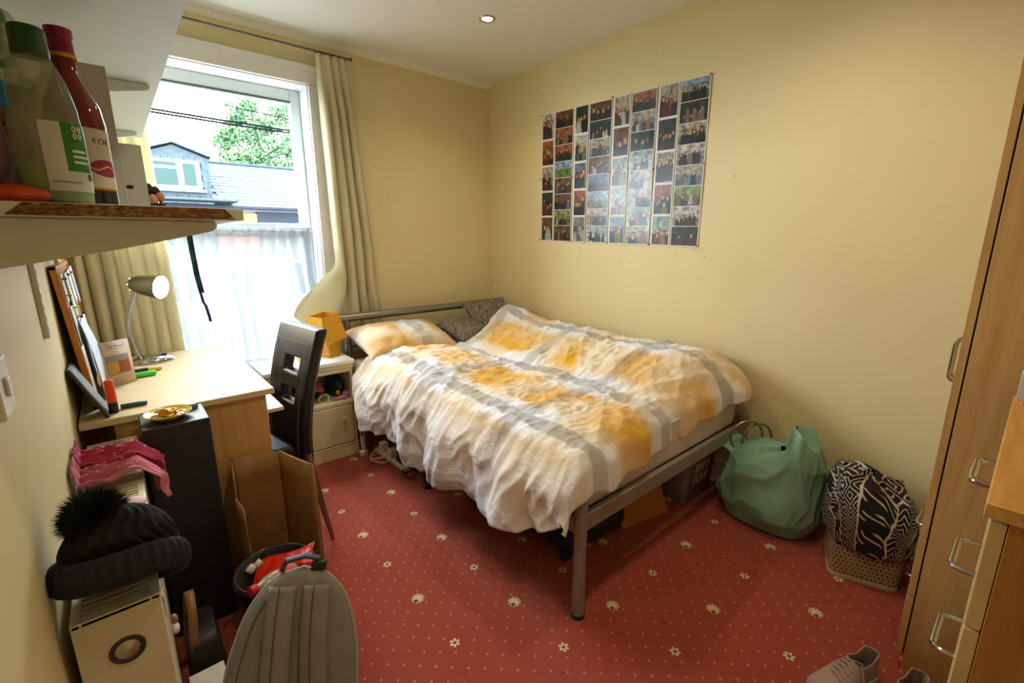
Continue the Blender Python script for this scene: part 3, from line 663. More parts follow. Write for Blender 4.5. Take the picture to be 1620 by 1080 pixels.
bx('plinth', (a-.006, y0-.010, 0), (b+.004, y1, .075), M_cream, ns, bevel=.004); bx('plinth_moulding', (a-.004, y0-.012, .075), (b+.003, y0+.002, .090), M_cream, ns, bevel=.006)
dr = bx('door', (a+.02, y0-.012, .095), (b-.022, y0+.004, .342), M_cream, ns, bevel=.004)
G().lathe([(.007, 0), (.007, .012), (.015, .018), (.016, .026), (.010, .033), (.0001, .034)], 18, frame_M((b-.085, y0-.012, .265), (1, 0, 0), (0, 0, 1), (0, -1, 0))).build('knob', mat('pale_wood_knob', 'd8bd84', .4), dr)
# on the shelf of the cabinet
random.seed(3)
def lump(name, c, r, mt, lab, cat, amp=.18, f=9, seed=1, grp=None, fl=0, n=28):
    """soft irregular solid with a flattened base"""
    g = G()
    def fn(u, v):
        a, e = 2*PI*u, PI*(v-.5); d = V((math.cos(e)*math.cos(a), math.cos(e)*math.sin(a), math.sin(e)))
        k = 1+amp*(ridge(d.x*f*.2+seed, d.y*f*.2, d.z*f*.2)*.6+nz(d.x*f*.1+seed, d.y*f*.1, d.z*f*.1))
        return (c[0]+d.x*r[0]*k, c[1]+d.y*r[1]*k, max(c[2]-r[2]*(1-fl), c[2]+d.z*r[2]*k))
    g.grid(fn, n, n//2, cu=True); return g.build(name, mt, smooth=60, label=lab, cat=cat, group=grp)
lump('pouch', (.975, 2.91, .442), (.046, .10, .070), mat('dark_teal_cloth', '122a2e', .6, var=.2), 'dark teal wash pouch on the cabinet shelf', 'pouch', seed=2, fl=.06)
lump('bag', (.81, 2.92, .432), (.075, .10, .058), M_blackcloth, 'black folded bag on the cabinet shelf', 'bag', seed=5, fl=.06)
bk = thing('notebook', 'red covered notebook tilted on top of the black bag', 'notebook', (.80, 2.83, .45)); NM = TR(.815, 2.795, .478) @ Matrix.Rotation(.5, 4, 'X') @ Matrix.Rotation(.25, 4, 'Y')
G().box((-.05, -.04, 0), (.05, .05, .010), NM).build('cover', mat('red_cover', '9c3a30', .5), bk, bevel=.001); G().box((-.046, -.038, .002), (.052, .052, .008), NM).build('pages', M_cream, bk)
coil('white_charger_cable', M_wplastic, [(.865+.035*math.cos(t)*(1-.02*t), 2.775+.010*math.sin(t*2), .395+.024*math.sin(t)+.008) for t in [i*.25 for i in range(50)]], .0028, 'thin white charger cable coiled on the cabinet shelf')
lump('scrunchie', (1.005, 2.79, .398), (.022, .02, .020), mat('pink_cloth', 'c9798a', .8), 'pink scrunchie at the end of the cabinet shelf', 'scrunchie', .2, 18, 4, fl=.1, n=18)
lump('sock', (.965, 2.768, .388), (.045, .016, .011), mat('dusty_pink_cloth', 'b58a92', .8), 'dusty pink sock lying at the shelf edge', 'sock', .25, 14, 7, fl=.1, n=18)
lump('yellow_toy', (.962, 2.80, .413), (.014, .013, .016), mat('yellow_plastic', 'c9a81e', .5), 'small yellow trinket between pouch and scrunchie', 'trinket', .1, 8, 2, fl=.1, n=14)
# yellow table lamp
tl_ = thing('table_lamp', 'yellow table lamp with square base and tilted box shade', 'lamp', (.965, 2.90, .632))
M_yel = mat('yellow_lamp', 'd79a12', .35, var=.06); n = N('yellow_shade_cloth'); n.base(col('d99a1c'), .7); n.base(n.ramp(n.noise(n.coord(), 200, 2), [(.3, col('cf9014')), (.7, col('e0a428'))])); M_ysh = n.m
LM = TR(.975, 2.905, .632) @ RZ(.35)
G().box((-.046, -.046, 0), (.046, .046, .085), LM).build('base', M_yel, tl_, bevel=.006); G().tube([(0, 0, .085), (0, 0, .125)], .008, 10, M=LM).build('stem', M_steel, tl_)
SM = LM @ TR(-.012, 0, .105) @ Matrix.Rotation(-.12, 4, 'Y')
g = G(); A = [(-.085, -.085), (.085, -.085), (.085, .085), (-.085, .085)]; B = [(x*.72, y*.72) for x, y in A]
g.add([(x, y, 0) for x, y in A]+[(x, y, .165) for x, y in B], [(k, (k+1) % 4, 4+(k+1) % 4, 4+k) for k in range(4)], None, SM); g.build('shade', M_ysh, tl_, solid=.003, smooth=0)
bx('notepad', (.775, 2.86, .6325), (.835, 2.93, .652), mat('yellow_green_paper', 'c4bc1c', .6), None, bevel=.001, label='small yellow-green notepad block on the cabinet beside the lamp', cat='notepad')
# ================================================================== desk
M_beech = wood('beech_laminate_daylit', 'd0b58a', 'dfcba6', (2, 18, 18), .5, .2); M_beechv = wood('beech_laminate_upright', 'c08f4e', 'd3a566', (14, 14, 1.2)); M_chip = mat('chipboard', '9c7444', .9, var=.4, vs=220)  # desk top paler than its uprights: window daylight put into the colour
dk = thing('desk', 'pale beech laminate desk with a pull-out keyboard shelf', 'desk', (.13, 2.5, 0))
DX0, DX1, DY0, DY1, DZ = XL+.006, .425, 1.968, 3.0, .771
bx('top', (DX0, DY0, DZ-.024), (DX1, DY1, DZ), M_beech, dk, bevel=.003); bx('side_panel', (-.075, DY0+.02, 0), (.395, DY0+.038, DZ-.024), M_beechv, dk); bx('side_panel', (-.075, DY1-.04, 0), (.395, DY1-.022, DZ-.024), M_beechv, dk)
bx('back_panel', (-.04, DY0+.038, .35), (-.022, DY1-.04, DZ-.024), M_beechv, dk)
bx('keyboard_shelf', (.10, DY0+.055, .650), (.465, DY1-.06, .666), mat('pale_laminate', 'd9cba8', .35), dk)
for y in (DY0+.041, DY1-.053): bx('runner', (.08, y, .655), (.38, y+.012, .690), M_steel, dk, bevel=.001)
# desk lamp
dl = thing('desk_lamp', 'chrome gooseneck desk lamp, switched on', 'lamp', (.075, 2.84, DZ))
M_chrome = mat('chrome', 'b9bcc0', .12, 1.0, var=.03); M_satin = mat('satin_chrome', '8f8a84', .28, 1.0, var=.04)
bcx, bcy = .085, 2.80
G().lathe([(.088, 0), (.090, .006), (.080, .020), (.050, .032), (.0001, .036)], 32, c=(bcx, bcy, DZ), sx=1.0, sy=.72).build('base', M_chrome, dl, smooth=50)
G().lathe([(.012, .0), (.012, .012), (.004, .015)], 14, c=(bcx+.045, bcy-.01, DZ+.024)).build('switch', M_black, dl)
hx = V((.115, 2.80, 1.142)); hd = V((.78, -.62, -.13)).normalized()
npts = []
for i in range(15):
    t = i/14; npts.append((lerp(bcx-.05, hx.x-.055, t)-.035*math.sin(PI*t), lerp(bcy+.02, hx.y+.03, t), lerp(DZ+.02, hx.z-.03, t)))
G().tube(npts, .0085, 12).build('neck', M_chrome, dl)
hm = V((0, 0, 1)); ax_ = hm.cross(hd).normalized(); HM = frame_M(hx-hd*.075, ax_, hd.cross(ax_), hd)
g = G(); g.lathe([(.0001, -.012), (.022, -.006), (.036, .012), (.046, .045), (.054, .10), (.057, .135), (.055, .135), (.050, .10), (.040, .045), (.0001, .03)], 32, HM); g.build('shade', M_satin, dl, smooth=50)
for k in range(6):
    an = 2*PI*k/6; G().ball((.030*math.cos(an), .030*math.sin(an), .004), .0035, 8, 6, M=HM).build('vent', emit('vent_glow', 'fff2d0', 3) if k == 0 else bpy.data.materials['vent_glow'], dl)
G().lathe([(.0001, .128), (.030, .126), (.046, .116), (.047, .10)], 28, HM).build('bulb', emit('desk_lamp_bulb', 'fff1d2', 22), dl)
L = bpy.data.lights.new('desk_lamp_light', 'SPOT'); L.energy = 5; L.color = (1, .82, .55); L.spot_size = math.radians(150); L.spot_blend = .8; L.shadow_soft_size = .04
lo = bpy.data.objects.new('desk_lamp_light', L); C.objects.link(lo); lo.matrix_world = frame_M(hx+hd*.075, ax_, -hd.cross(ax_), -hd)
# pin board leaning on the wall
pb = thing('pinboard', 'cork pinboard with an orange wood edge, covered in papers, leaning on the wall', 'pinboard', (-.12, 2.3, DZ))
PBM = frame_M((-.108, 2.13, DZ+.002), (0, 1, 0), V((-.036, 0, .50)).normalized(), V((.50, 0, .036)).normalized())     # local x along wall, y up the board, z out
G().box((0, 0, -.014), (.56, .50, -.002), PBM).build('cork', mat('cork', 'b0824e', .9, var=.3, vs=120), pb); M_or = wood('orange_pine', 'b06a2c', 'd08a45', (14, 14, 1.2))
for q, r in (((-.012, 0), (0, .50)), ((.56, 0), (.572, .50)), ((-.012, -.0), (.572, .012)), ((-.012, .488), (.572, .50))): G().box((q[0], q[1], -.016), (r[0], r[1], .002), PBM).build('frame_strip', M_or, pb, bevel=.001)
M_pap = [mat('note_paper_%d' % k, c, .7, var=.02) for k, c in enumerate(('dfe3dc', 'cfd9d6', 'e4e0d0', 'c9d3e4'))]
n = N('lined_note'); u, v, _ = n.sep(n.uv()); ln = n.math('GREATER_THAN', n.math('FRACT', n.math('MULTIPLY', v, 14)), .62); wd_ = n.math('GREATER_THAN', n.noise(n.map(n.uv(), (34, 14, 1)), 1.0, 1), .46); ed = rect(n, u, v, .08, .9, .06, .92); n.base(n.mix(n.math('MULTIPLY', n.math('MULTIPLY', ln, wd_), n.math('MULTIPLY', ed, .65)), col('dfe2da'), col('51565c')), .7); M_note = n.m
random.seed(12)
for k, (x0, y0, w_, h_, r) in enumerate(((.02, .02, .13, .20, .02), (.04, .22, .12, .14, -.05), (.02, .37, .10, .10, .05), (.17, .06, .16, .24, .03), (.16, .31, .11, .16, -.03), (.30, .34, .13, .13, .05), (.35, .05, .16, .24, -.02), (.44, .33, .10, .15, .02))):
    M = PBM @ TR(x0, y0, .001+.0012*k) @ RZ(r); G().grid(lambda u, v: (u*w_, v*h_, .004*math.sin(u*3)*v), 4, 4, M).build('pinned_note', M_note if k % 2 == 0 else M_pap[k % 4], pb, solid=.0006)
for k, (x, y, c) in enumerate(((.035, .455, '2f6fb0'), (.02, .40, 'e08a1c'), (.10, .35, 'c9b01c'), (.22, .46, '2a6f3c'), (.24, .30, '20242a'), (.38, .46, 'b02a2a'), (.43, .29, '20242a'))):
    G().lathe([(.0045, 0), (.003, .006), (.006, .011), (.0001, .0125)], 10, PBM @ TR(x, y, .006)).build('push_pin', mat('pin_%d' % k, c, .4), pb)
sh_ = G(); SHM = frame_M((-.088, 2.19, DZ+.002), (0, 1, 0), V((-.035, 0, .36)).normalized(), V((.36, 0, .035)).normalized())
sh_.grid(lambda u, v: (.03+u*.21, v*.295, .012*math.sin(PI*v)*(.5+u)), 8, 8, SHM); sh_.build('loose_paper', M_pap[3], None, solid=.0008, label='pale bluish sheet of paper leaning against the pinboard', cat='paper')
# dark framed picture leaning in front
pf = thing('picture_frame', 'dark grey thin frame leaning sideways against the wall at the desk corner', 'picture frame', (-.12, 2.02, DZ))
FM = frame_M((-.080, 1.985, DZ+.001), (.0, 1, 0), V((-.070, 0, .175)).normalized(), V((.175, 0, .070)).normalized())
G().box((0, 0, -.009), (.13, .195, 0), FM).build('frame', mat('charcoal_frame', '2a2b2f', .5), pf, bevel=.001); G().box((.008, .008, 0), (.122, .187, .0015), FM).build('panel', mat('grey_panel', '6d706e', .6, var=.15, vs=60), pf)
# highlighters and pens, card
def pen(name, lab, base, d, L, r, mb_, mc, capf=.35):
    t = thing(name, lab, 'pen', base); b = V(base); d = V(d).normalized()
    q = d.to_track_quat('Z', 'Y').to_matrix().to_4x4(); M = TR(*b) @ q
    G().lathe([(r*.96, 0), (r, .003), (r, L*(1-capf))], 14, M, sx=1, sy=.8).build('barrel', mb_, t); G().lathe([(r*1.04, L*(1-capf)), (r*.98, L-.004), (r*.7, L), (.0001, L)], 14, M, sx=1, sy=.8).build('cap', mc, t); return t
M_orange = N('fluorescent_orange').base(col('ff4a0c'), .4).m; M_green = N('fluorescent_green').base(col('45d414'), .4).m
pen('highlighter', 'orange highlighter standing upright on its black cap', (-.068, 2.035, DZ), (0, 0, 1), .118, .0135, M_black, M_orange, .68)
pen('highlighter', 'fluorescent green highlighter lying behind the greeting card', (-.035, 2.50, DZ+.012), (.9, .12, 0), .115, .014, M_green, M_green)
pen('marker_pen', 'dark green marker lying behind the orange highlighter', (-.050, 2.065, DZ+.009), (.9, -.02, 0), .075, .010, mat('dark_green_plastic', '12493a', .4), mat('dark_green_plastic', '12493a', .4))
pen('marker_pen', 'yellow and black marker beside the lamp base', (-.02, 2.60, DZ+.010), (.95, .02, 0), .125, .011, mat('black_pen', '2a2a26', .4), mat('yellow_pen', 'd8b41a', .4), .4)
bx('index_card', (-.055, 2.56, DZ+.0002), (.05, 2.68, DZ+.0015), M_pap[0], None, bevel=0, label='white card flat on the desk under the yellow marker', cat='paper')
gc = thing('greeting_card', 'folded cream greeting card with a yellow picture, standing on the desk', 'card', (-.06, 2.38, DZ))
n = N('greeting_card_front'); u, v, _ = n.sep(n.uv()); pa_ = n.noise(n.uv(), 7, 4, .6, .8, 1)
img = rect(n, u, v, .12, .90, .24, .68); yel = rect(n, u, v, .16, .52, .26, .52); pic = n.mix(.55, pa_, col('6b4038')); pic = n.mix(n.math('MULTIPLY', yel, n.ramp(n.noise(n.uv(), 9, 3), [(.35, 0.), (.5, 1.)])), pic, col('d99a08'))
pic = n.mix(rect(n, u, v, .54, .88, .28, .54), pic, n.mix(n.noise(n.uv(), 14, 3), col('7a3a20'), col('b5663c')))
fr_ = n.math('SUBTRACT', rect(n, u, v, .22, .82, .82, .94), rect(n, u, v, .235, .805, .828, .932))
tx = n.math('ADD', rect(n, u, v, .15, .88, .170, .176), rect(n, u, v, .2, .8, .120, .125), cl=True)
c = n.mix(n.math('ADD', fr_, tx, cl=True), col('d9c3a4'), col('7d6a58')); c = n.mix(img, c, pic); n.base(c, .6); M_card = n.m
CX, CY = V((-.086, 2.40, DZ)), V((.010, 2.46, DZ)); dv = (CY-CX); up_ = V((0, 0, .158))
cm = frame_M(CX, dv.normalized(), (0, 0, 1), dv.normalized().cross(V((0, 0, 1))))
G().grid(lambda u, v: (u*.112, v*.185, -.010*v), 1, 1, cm).build('front', M_card, gc, solid=.0008); G().grid(lambda u, v: (u*.112, v*.185, -.036+.026*v), 1, 1, cm).build('back', mat('card_back', 'd9c7ae', .6, var=.02), gc, solid=.0008)
def text(s, size, M, mt, parent, name='lettering', ext=.0003):
    cu = bpy.data.curves.new(name, 'FONT'); cu.body = s; cu.size = size; cu.extrude = ext; cu.align_x = 'CENTER'; cu.align_y = 'CENTER'; cu.resolution_u = 2
    o = bpy.data.objects.new(name, cu); C.objects.link(o); bpy.context.view_layer.update(); dg = bpy.context.evaluated_depsgraph_get(); me = bpy.data.meshes.new_from_object(o.evaluated_get(dg)); bpy.data.objects.remove(o)
    o = bpy.data.objects.new(name, me); C.objects.link(o); me.materials.clear(); me.materials.append(mt); o.parent = parent; o.matrix_local = MW[parent.name].inverted() @ M; MW[o.name] = M; return o
text('Tay Moon', .0135, cm @ TR(.058, .1628, -.0080), mat('ink', '5d4a3c', .7), gc)
# ================================================================== black tower speaker and plate
sp = thing('tower_speaker', 'tall black tower speaker standing against the end of the desk', 'speaker', (.085, 1.86, 0))
M_bw = mat('black_wood_vinyl', '191a1d', .45, var=.2, vs=40, bump=.05, bs=90)
bx('cabinet', (-.008, 1.765, .012), (.175, 1.945, .772), M_bw, sp, bevel=.004); bx('plinth', (-.004, 1.77, 0), (.171, 1.94, .012), M_black, sp); bx('grille', (.002, 1.945, .06), (.165, 1.953, .75), M_blackcloth, sp, bevel=.002)
G().tube([(-.011, 1.80, .74), (-.012, 1.83, .60), (-.0115, 1.86, .4), (-.012, 1.90, .1), (-.011, 1.92, .02)], .003, 6).build('cable', M_black, sp)
pt = thing('plate', 'small yellow rimmed plate of jewellery on top of the speaker', 'plate', (.072, 1.862, .772)); M_py = mat('yellow_plate', 'd2bd3a', .3, var=.03)
G().lathe([(.036, 0), (.040, .003), (.062, .016), (.068, .021), (.066, .023), (.058, .017), (.038, .006), (.0001, .005)], 36, c=(.070, 1.850, .772)).build('dish', M_py, pt)
M_gold = mat('gold_metal', 'c08a1c', .3, .8); M_silv = mat('silver_metal', '9a8f86', .3, .9); random.seed(5)
lump('gold_brooch', (.066, 1.842, .790), (.023, .018, .014), M_gold, 'gold brooch lying in the middle of the yellow plate', 'brooch', .35, 22, 3, fl=.1, n=20)
for k in range(7):
    a = random.uniform(0, 6.3); x, y = .070+.038*math.cos(k*.9+.3), 1.850+.036*math.sin(k*.9+.3); z = .7835
    G().tube(arc((x, y, z+.004*(k % 3)), random.uniform(.008, .013), 0, 2*PI, 14, 'xy')[:-1], .0026, 6, closed=True).build('ring', (M_silv, M_gold)[k % 2], label=('silver ring loose on the yellow plate', 'gold ring loose on the yellow plate')[k % 2], cat='ring', group=('silver rings on the yellow plate', 'gold rings on the yellow plate')[k % 2])
ti = thing('round_tin', 'small round white and purple tin beside the yellow plate', 'tin', (.135, 1.918, .772)); G().lathe([(.021, 0), (.021, .014)], 24, c=(.140, 1.918, .772)).build('base', mat('purple_tin', '6d5a72', .4), ti); G().lathe([(.0215, .013), (.0215, .019), (.0001, .020)], 24, c=(.140, 1.918, .772)).build('lid', M_wp2, ti)
# ================================================================== chair
M_leather = N('black_faux_leather'); n = M_leather; co = n.coord(); n.base(n.ramp(n.noise(co, 30, 4), [(.3, col('100f0d')), (.7, col('221f1b'))]), .38, 0, Specular_IOR_Level=.35); n.bump(n.noise(co, 260, 3), .12, .002); M_leather = n.m
M_stitch = mat('tan_stitching', 'b08f64', .8); M_copper = mat('copper_toned_leg', '8f6a5c', .3, .7)
ch = thing('dining_chair', 'high-backed black faux leather chair with two square cut-outs, pulled up to the desk', 'chair', (.50, 2.2, 0), 0)
# local frame: xl across the back (image right = towards the camera), yl = forward (seat side), z up
cdir = V((.15, -.989, 0)).normalized(); fdir = V((-.989, -.15, 0)).normalized()
CM = frame_M((.503, 2.214, 0), cdir, fdir, (0, 0, 1))
def backcurve(z):      # offset backwards of the back panel with height
    t = max(0, (z-.40)/.57); return -.02-.115*t**1.25+.018*math.sin(PI*t)
bw = .192
def chair_back():
    # outline cells with two holes
    zs = [.36, .42, .48, .54, .575, .59, .63, .695, .71, .735, .765, .83, .845, .87, .92, .955, .968]
    xs = [-1, -.9, -.6, -.42, -.28, .1, .32, .46, .6, .9, 1]
    def wz(z): return bw*(.90+.10*(z-.36)/.6)
    g = G(); th = .052; idx = {}
    def vert(i, j, s):
        k = (i, j, s)
        if k not in idx:
            x, z = xs[i], zs[j]; y = backcurve(z)+(th/2 if s else -th/2); X = x*wz(z)
            if z > .9: X *= 1-.02*((z-.9)/.07)
            idx[k] = len(g.v); g.v.append(CM @ V((X, y, z)))
        return idx[k]
    hole = lambda i, j: 3 <= i < 7 and (6 <= j < 8 or 10 <= j < 12)
    hole = lambda i, j: 4 <= i <= 6 and (j in (6,) or j in (10,))
    cells = {(i, j) for i in range(len(xs)-1) for j in range(len(zs)-1) if not hole(i, j)}
    for (i, j) in cells:
        g.f.append([vert(i, j, 1), vert(i+1, j, 1), vert(i+1, j+1, 1), vert(i, j+1, 1)]); g.f.append([vert(i, j, 0), vert(i, j+1, 0), vert(i+1, j+1, 0), vert(i+1, j, 0)])
        for (di, dj, a, b) in ((-1, 0, (i, j), (i, j+1)), (1, 0, (i+1, j), (i+1, j+1)), (0, -1, (i, j), (i+1, j)), (0, 1, (i, j+1), (i+1, j+1))):
            if (i+di, j+dj) not in cells: g.f.append([vert(*a, 0), vert(*b, 0), vert(*b, 1), vert(*a, 1)])
    return g, wz
g, wz = chair_back(); g.build('backrest', M_leather, ch, bevel=.012, seg=3, smooth=50)
def st_line(pts):
    g = G(); 
    for a, b in zip(pts, pts[1:]):
        a, b = V(a), V(b); n_ = max(1, int((b-a).length/.009))
        for k in range(n_): p, q = a.lerp(b, (k+.15)/n_), a.lerp(b, (k+.75)/n_); g.tube([CM @ p, CM @ q], .0012, 4)
    return g
fr = lambda x, z: (x*wz(z), backcurve(z)+.0275, z)
pts = [fr(-.78, .40+.025*k) for k in range(21)]; st_line(pts+[fr(-.78+.156*k, .90) for k in range(1, 11)]).build('stitching', M_stitch, ch)
st_line([fr(.78, .40+.025*k) for k in range(21)]).build('stitching', M_stitch, ch)
for s in (-1, 1): st_line([(s*(wz(z)+.0005), backcurve(z)-.012, z) for z in [.40+.028*k for k in range(20)]]).build('stitching', M_stitch, ch)
G().prism([(.500, 2.035), (.445, 2.40), (.115, 2.385), (.125, 2.035)][::-1], .405, .472).build('seat', M_leather, ch, bevel=.025, seg=4, smooth=50)
for (xa, ya, xb, yb) in ((.545, 2.045, .594, 1.965), (.475, 2.385, .56, 2.45), (.15, 2.055, .13, 2.04), (.145, 2.365, .12, 2.40)):
    G().tube([(xa, ya, .41), (lerp(xa, xb, .4), lerp(ya, yb, .45), .22), (xb, yb, 0)], [.017, .014, .010], 10).build('leg', M_copper, ch)
# ================================================================== cardboard box, bin, rubbish
M_kraft = N('kraft_cardboard'); n = M_kraft; co = n.coord(); fl_ = n.math('SINE', n.math('MULTIPLY', n.sep(co)[2], 900)); n.base(n.ramp(n.noise(co, 14, 4), [(.3, col('8c6236')), (.7, col('a87c4a'))]), .85); n.bump(n.noise(n.map(co, (60, 60, 6)), 1.5, 2), .1, .003); M_kraft = n.m
M_kedge = mat('corrugated_edge', 'b99a6c', .9, var=.3, vs=200)
cb = thing('cardboard_box', 'opened-out brown cardboard box standing on end against the desk', 'box', (.34, 1.8, 0))
A, B, Cc = (.240, 1.952), (.400, 1.905), (.462, 1.690)
def panel(a, b, z0, z1, name, lean=0, curve=0, parent=cb):
    d = V((b[0]-a[0], b[1]-a[1], 0)); L = d.length; nrm = V((d.y, -d.x, 0)).normalized()
    fn = lambda u, v: V((a[0], a[1], z0))+d*u+V((0, 0, (z1-z0)*v))+nrm*(curve*math.sin(PI*u)*v+lean*v)
    return G().grid(lambda u, v: tuple(fn(u, v)), 10, 6).build(name, M_kraft, parent, solid=.005, soff=0)
panel(A, B, .002, .525, 'back_panel'); panel(B, Cc, .002, .530, 'side_panel', curve=.006)
panel((.240, 1.945), (.222, 1.80), .002, .515, 'side_panel'); panel((.226, 1.79), (.234, 1.70), .002, .44, 'flap', lean=.01); panel((.410, 1.918), (.474, 1.70), .002, .520, 'flap', lean=.005)
G().tube([(.240+(.400-.240)*k/8, 1.952-.047*k/8, .345+.002*math.sin(k*2)) for k in range(9)], .0018, 5).build('crease', M_kedge, cb)
bn = thing('waste_bin', 'round dark waste bin lined with a black bag', 'bin', (.268, 1.515, 0)); BCX, BCY, BR = .268, 1.515, .118
G().lathe([(.085, .002), (.088, 0), (.112, .27), (BR, .290), (BR+.004, .296), (BR-.002, .296), (.108, .27), (.084, .006), (.0001, .006)], 36, c=(BCX, BCY, 0)).build('bucket', mat('dark_grey_plastic', '35332f', .5), bn)
g = G(); g.grid(lambda u, v: ((lambda a, rr, zz: (BCX+rr*math.cos(a), BCY+rr*math.sin(a), zz))(2*PI*u, ipl([(0, .104), (.55, .112), (.7, .121), (.85, .127), (1, .124)], v)+.004*nz(u*16, v*5, 2), ipl([(0, .15), (.55, .285), (.7, .300), (.85, .292), (1, .235)], v)+.005*nz(u*11, v*3, 8))), 60, 14, cu=True); g.build('bin_liner', mat('black_bin_liner', '0d0d0e', .3, var=.2), bn, solid=.0012)
lump('rubbish', (BCX, BCY, .175), (.10, .10, .055), mat('dark_rubbish', '171614', .6, var=.5, vs=40), 'dark crumpled rubbish filling the bin', 'rubbish', .3, 16, 3, fl=.3)
M_red = mat('red_foil', 'd0240c', .25, var=.25, vs=30); cp = G(); CPM = TR(.30, 1.545, .270) @ RZ(-.35) @ Matrix.Rotation(.35, 4, 'X') @ Matrix.Rotation(-.22, 4, 'Y')
for s in (1, -1): cp.grid(lambda u, v: ((u-.5)*.20*(1-.06*math.sin(PI*v)), (v-.5)*.085*(1+.15*math.sin(7*u)), s*.016*(max(0, 1-(2*u-1)**2)*max(0, 1-(2*v-1)**2))**.6+.006*ridge(u*5, v*4, 3)), 24, 14, CPM, flip=s < 0)
cp.build('crisp_packet', M_red, smooth=50, label='crumpled shiny red crisp packet on top of the bin', cat='packet')
M_pet = thin_glass('clear_bottle_plastic', tint=(.82, .82, .70)); bo = thing('drink_bottle', 'clear plastic drink bottle with a red cap lying in the bin', 'bottle', (.24, 1.46, .25))
BO = frame_M((.310, 1.490, .268), V((.35, -.6, .7)).normalized(), V((0, 0, 1)).cross(V((-.86, -.45, -.02))).normalized(), V((-.86, -.45, -.02)).normalized()); BO = TR(.315, 1.478, .278) @ V((-.94, -.30, .17)).to_track_quat('Z', 'Y').to_matrix().to_4x4()
G().lathe([(.0001, 0), (.026, .002), (.029, .012), (.029, .075), (.024, .098), (.013, .122), (.0125, .135)], 22, BO).build('bottle_body', mat('bottle_skin', '9a8f6c', .12, var=.2, vs=40), bo); G().lathe([(.0296, .02), (.0296, .062)], 22, BO).build('bottle_label', mat('red_label', 'd0203a', .4, var=.2), bo); G().lathe([(.0165, .130), (.0165, .150), (.0001, .151)], 18, BO).build('cap', mat('red_cap', 'c01626', .35), bo)
for k, (x, y) in enumerate(((.205, 1.585), (.232, 1.60), (.345, 1.575))): lump('paper_scrap', (x, y, .275-.004*k), (.012, .010, .014), M_pap[0] if k < 2 else M_gold, ('scrap of white tissue at the back rim of the bin', 'white paper scrap beside the tissue in the bin', 'bit of gold wrapper behind the red packet')[k], 'scrap', .5, 20, k, n=14)
# ================================================================== backpack
M_grey = mat('grey_canvas', '7d766c', .85, var=.08, vs=20, bump=.15, bs=300); M_gpipe = mat('pale_grey_piping', '9c968a', .7)
bpk = thing('backpack', 'grey canvas backpack leaning back against the bin, shoulder straps showing', 'backpack', (.15, 1.0, 0))
o_ = V((.095, .955, .005)); upv = (V((.272, 1.165, .505))-o_); UL = upv.length; upv.normalize(); wv = V((.905, -.425, 0)); wv = (wv-upv*wv.dot(upv)).normalized(); nv = wv.cross(upv)   # nv points to camera/up
if nv.y > 0: nv = -nv
BM = frame_M(o_, wv, upv, nv)
def hw(v): return .158*max(0, 1-max(0, (v-.60)/.40)**2.1)**.5*(.93+.07*math.sin(PI*min(1, v*1.4)))
def bfront(s, dep):
    def fn(u, v):
        a = 2*u-1; w_ = max(.012, hw(v)); e = max(0, 1-abs(a)**3)**.5*max(0, 1-max(0, (v-.55)/.45)**4)**.5
        return (a*w_, v*UL, s*dep*e+.004*nz(a*3, v*6, 2)*e)
    return fn
g = G(); g.grid(bfront(1, .030), 36, 44); g.grid(bfront(-1, .12), 36, 44, flip=True); g.v = [BM @ p for p in g.v]; g.build('body', M_grey, bpk, smooth=60)
out = [BM @ V((s*hw(v), v*UL, .0)) for s, rng in ((-1, range(0, 33)), (1, range(31, -1, -1))) for v in [k/32 for k in rng]]
G().tube(out, .0045, 6).build('piping', M_gpipe, bpk)
ins = [BM @ V((s*hw(v)*.80-.0, v*UL*.97, .027)) for s, rng in ((-1, range(2, 30)),) for v in [k/32 for k in rng]]
G().tube(ins, .0016, 5).build('seam', mat('dark_seam', '4a453f', .9), bpk)
def strap(x0, x1, lab):
    def fn(u, v):
        a = 2*u-1; cx = lerp(x1, x0, sst(0, 1, v)); v *= .945; zz = bfront(1, .030)((cx/ max(.02, hw(v))+1)/2 if abs(cx) < hw(v) else .5, v)[2]
        return (cx+a*.034, v*UL*.985, zz+.006+.012*(1-a**4)+.010*math.sin(PI*v)*(1-v))
    g = G(); g.grid(fn, 12, 40); g.v = [BM @ p for p in g.v]; s = g.build('shoulder_strap', M_grey, bpk, solid=.008, smooth=60)
    q = [BM @ (V(fn(.42, v))+V((0, 0, .002))) for v in [k/30 for k in range(31)]]; G().tube(q, .0014, 5).build('strap_seam', mat('dark_seam', '4a453f', .9), s)
strap(-.042, -.020, 0); strap(.040, .078, 0)
G().tube([BM @ V(p) for p in ((-.055, UL*.985, .0), (-.045, UL*1.03, .002), (.0, UL*1.05, .004), (.035, UL*1.035, .003), (.05, UL*.99, 0))], .010, 8, flat=.5).build('grab_handle', M_black, bpk)
G().box((.018, UL*.985, -.01), (.055, UL*1.025, .012), BM).build('buckle', M_black, bpk, bevel=.004)
# small dark shape of the chair/bag strap at the floor beside it
G().tube([(.385, 1.02, .012), (.405, 1.00, .016), (.425, 1.005, .010)], .011, 8).build('black_strap', M_black, label='end of a black strap lying on the carpet beside the backpack', cat='strap')
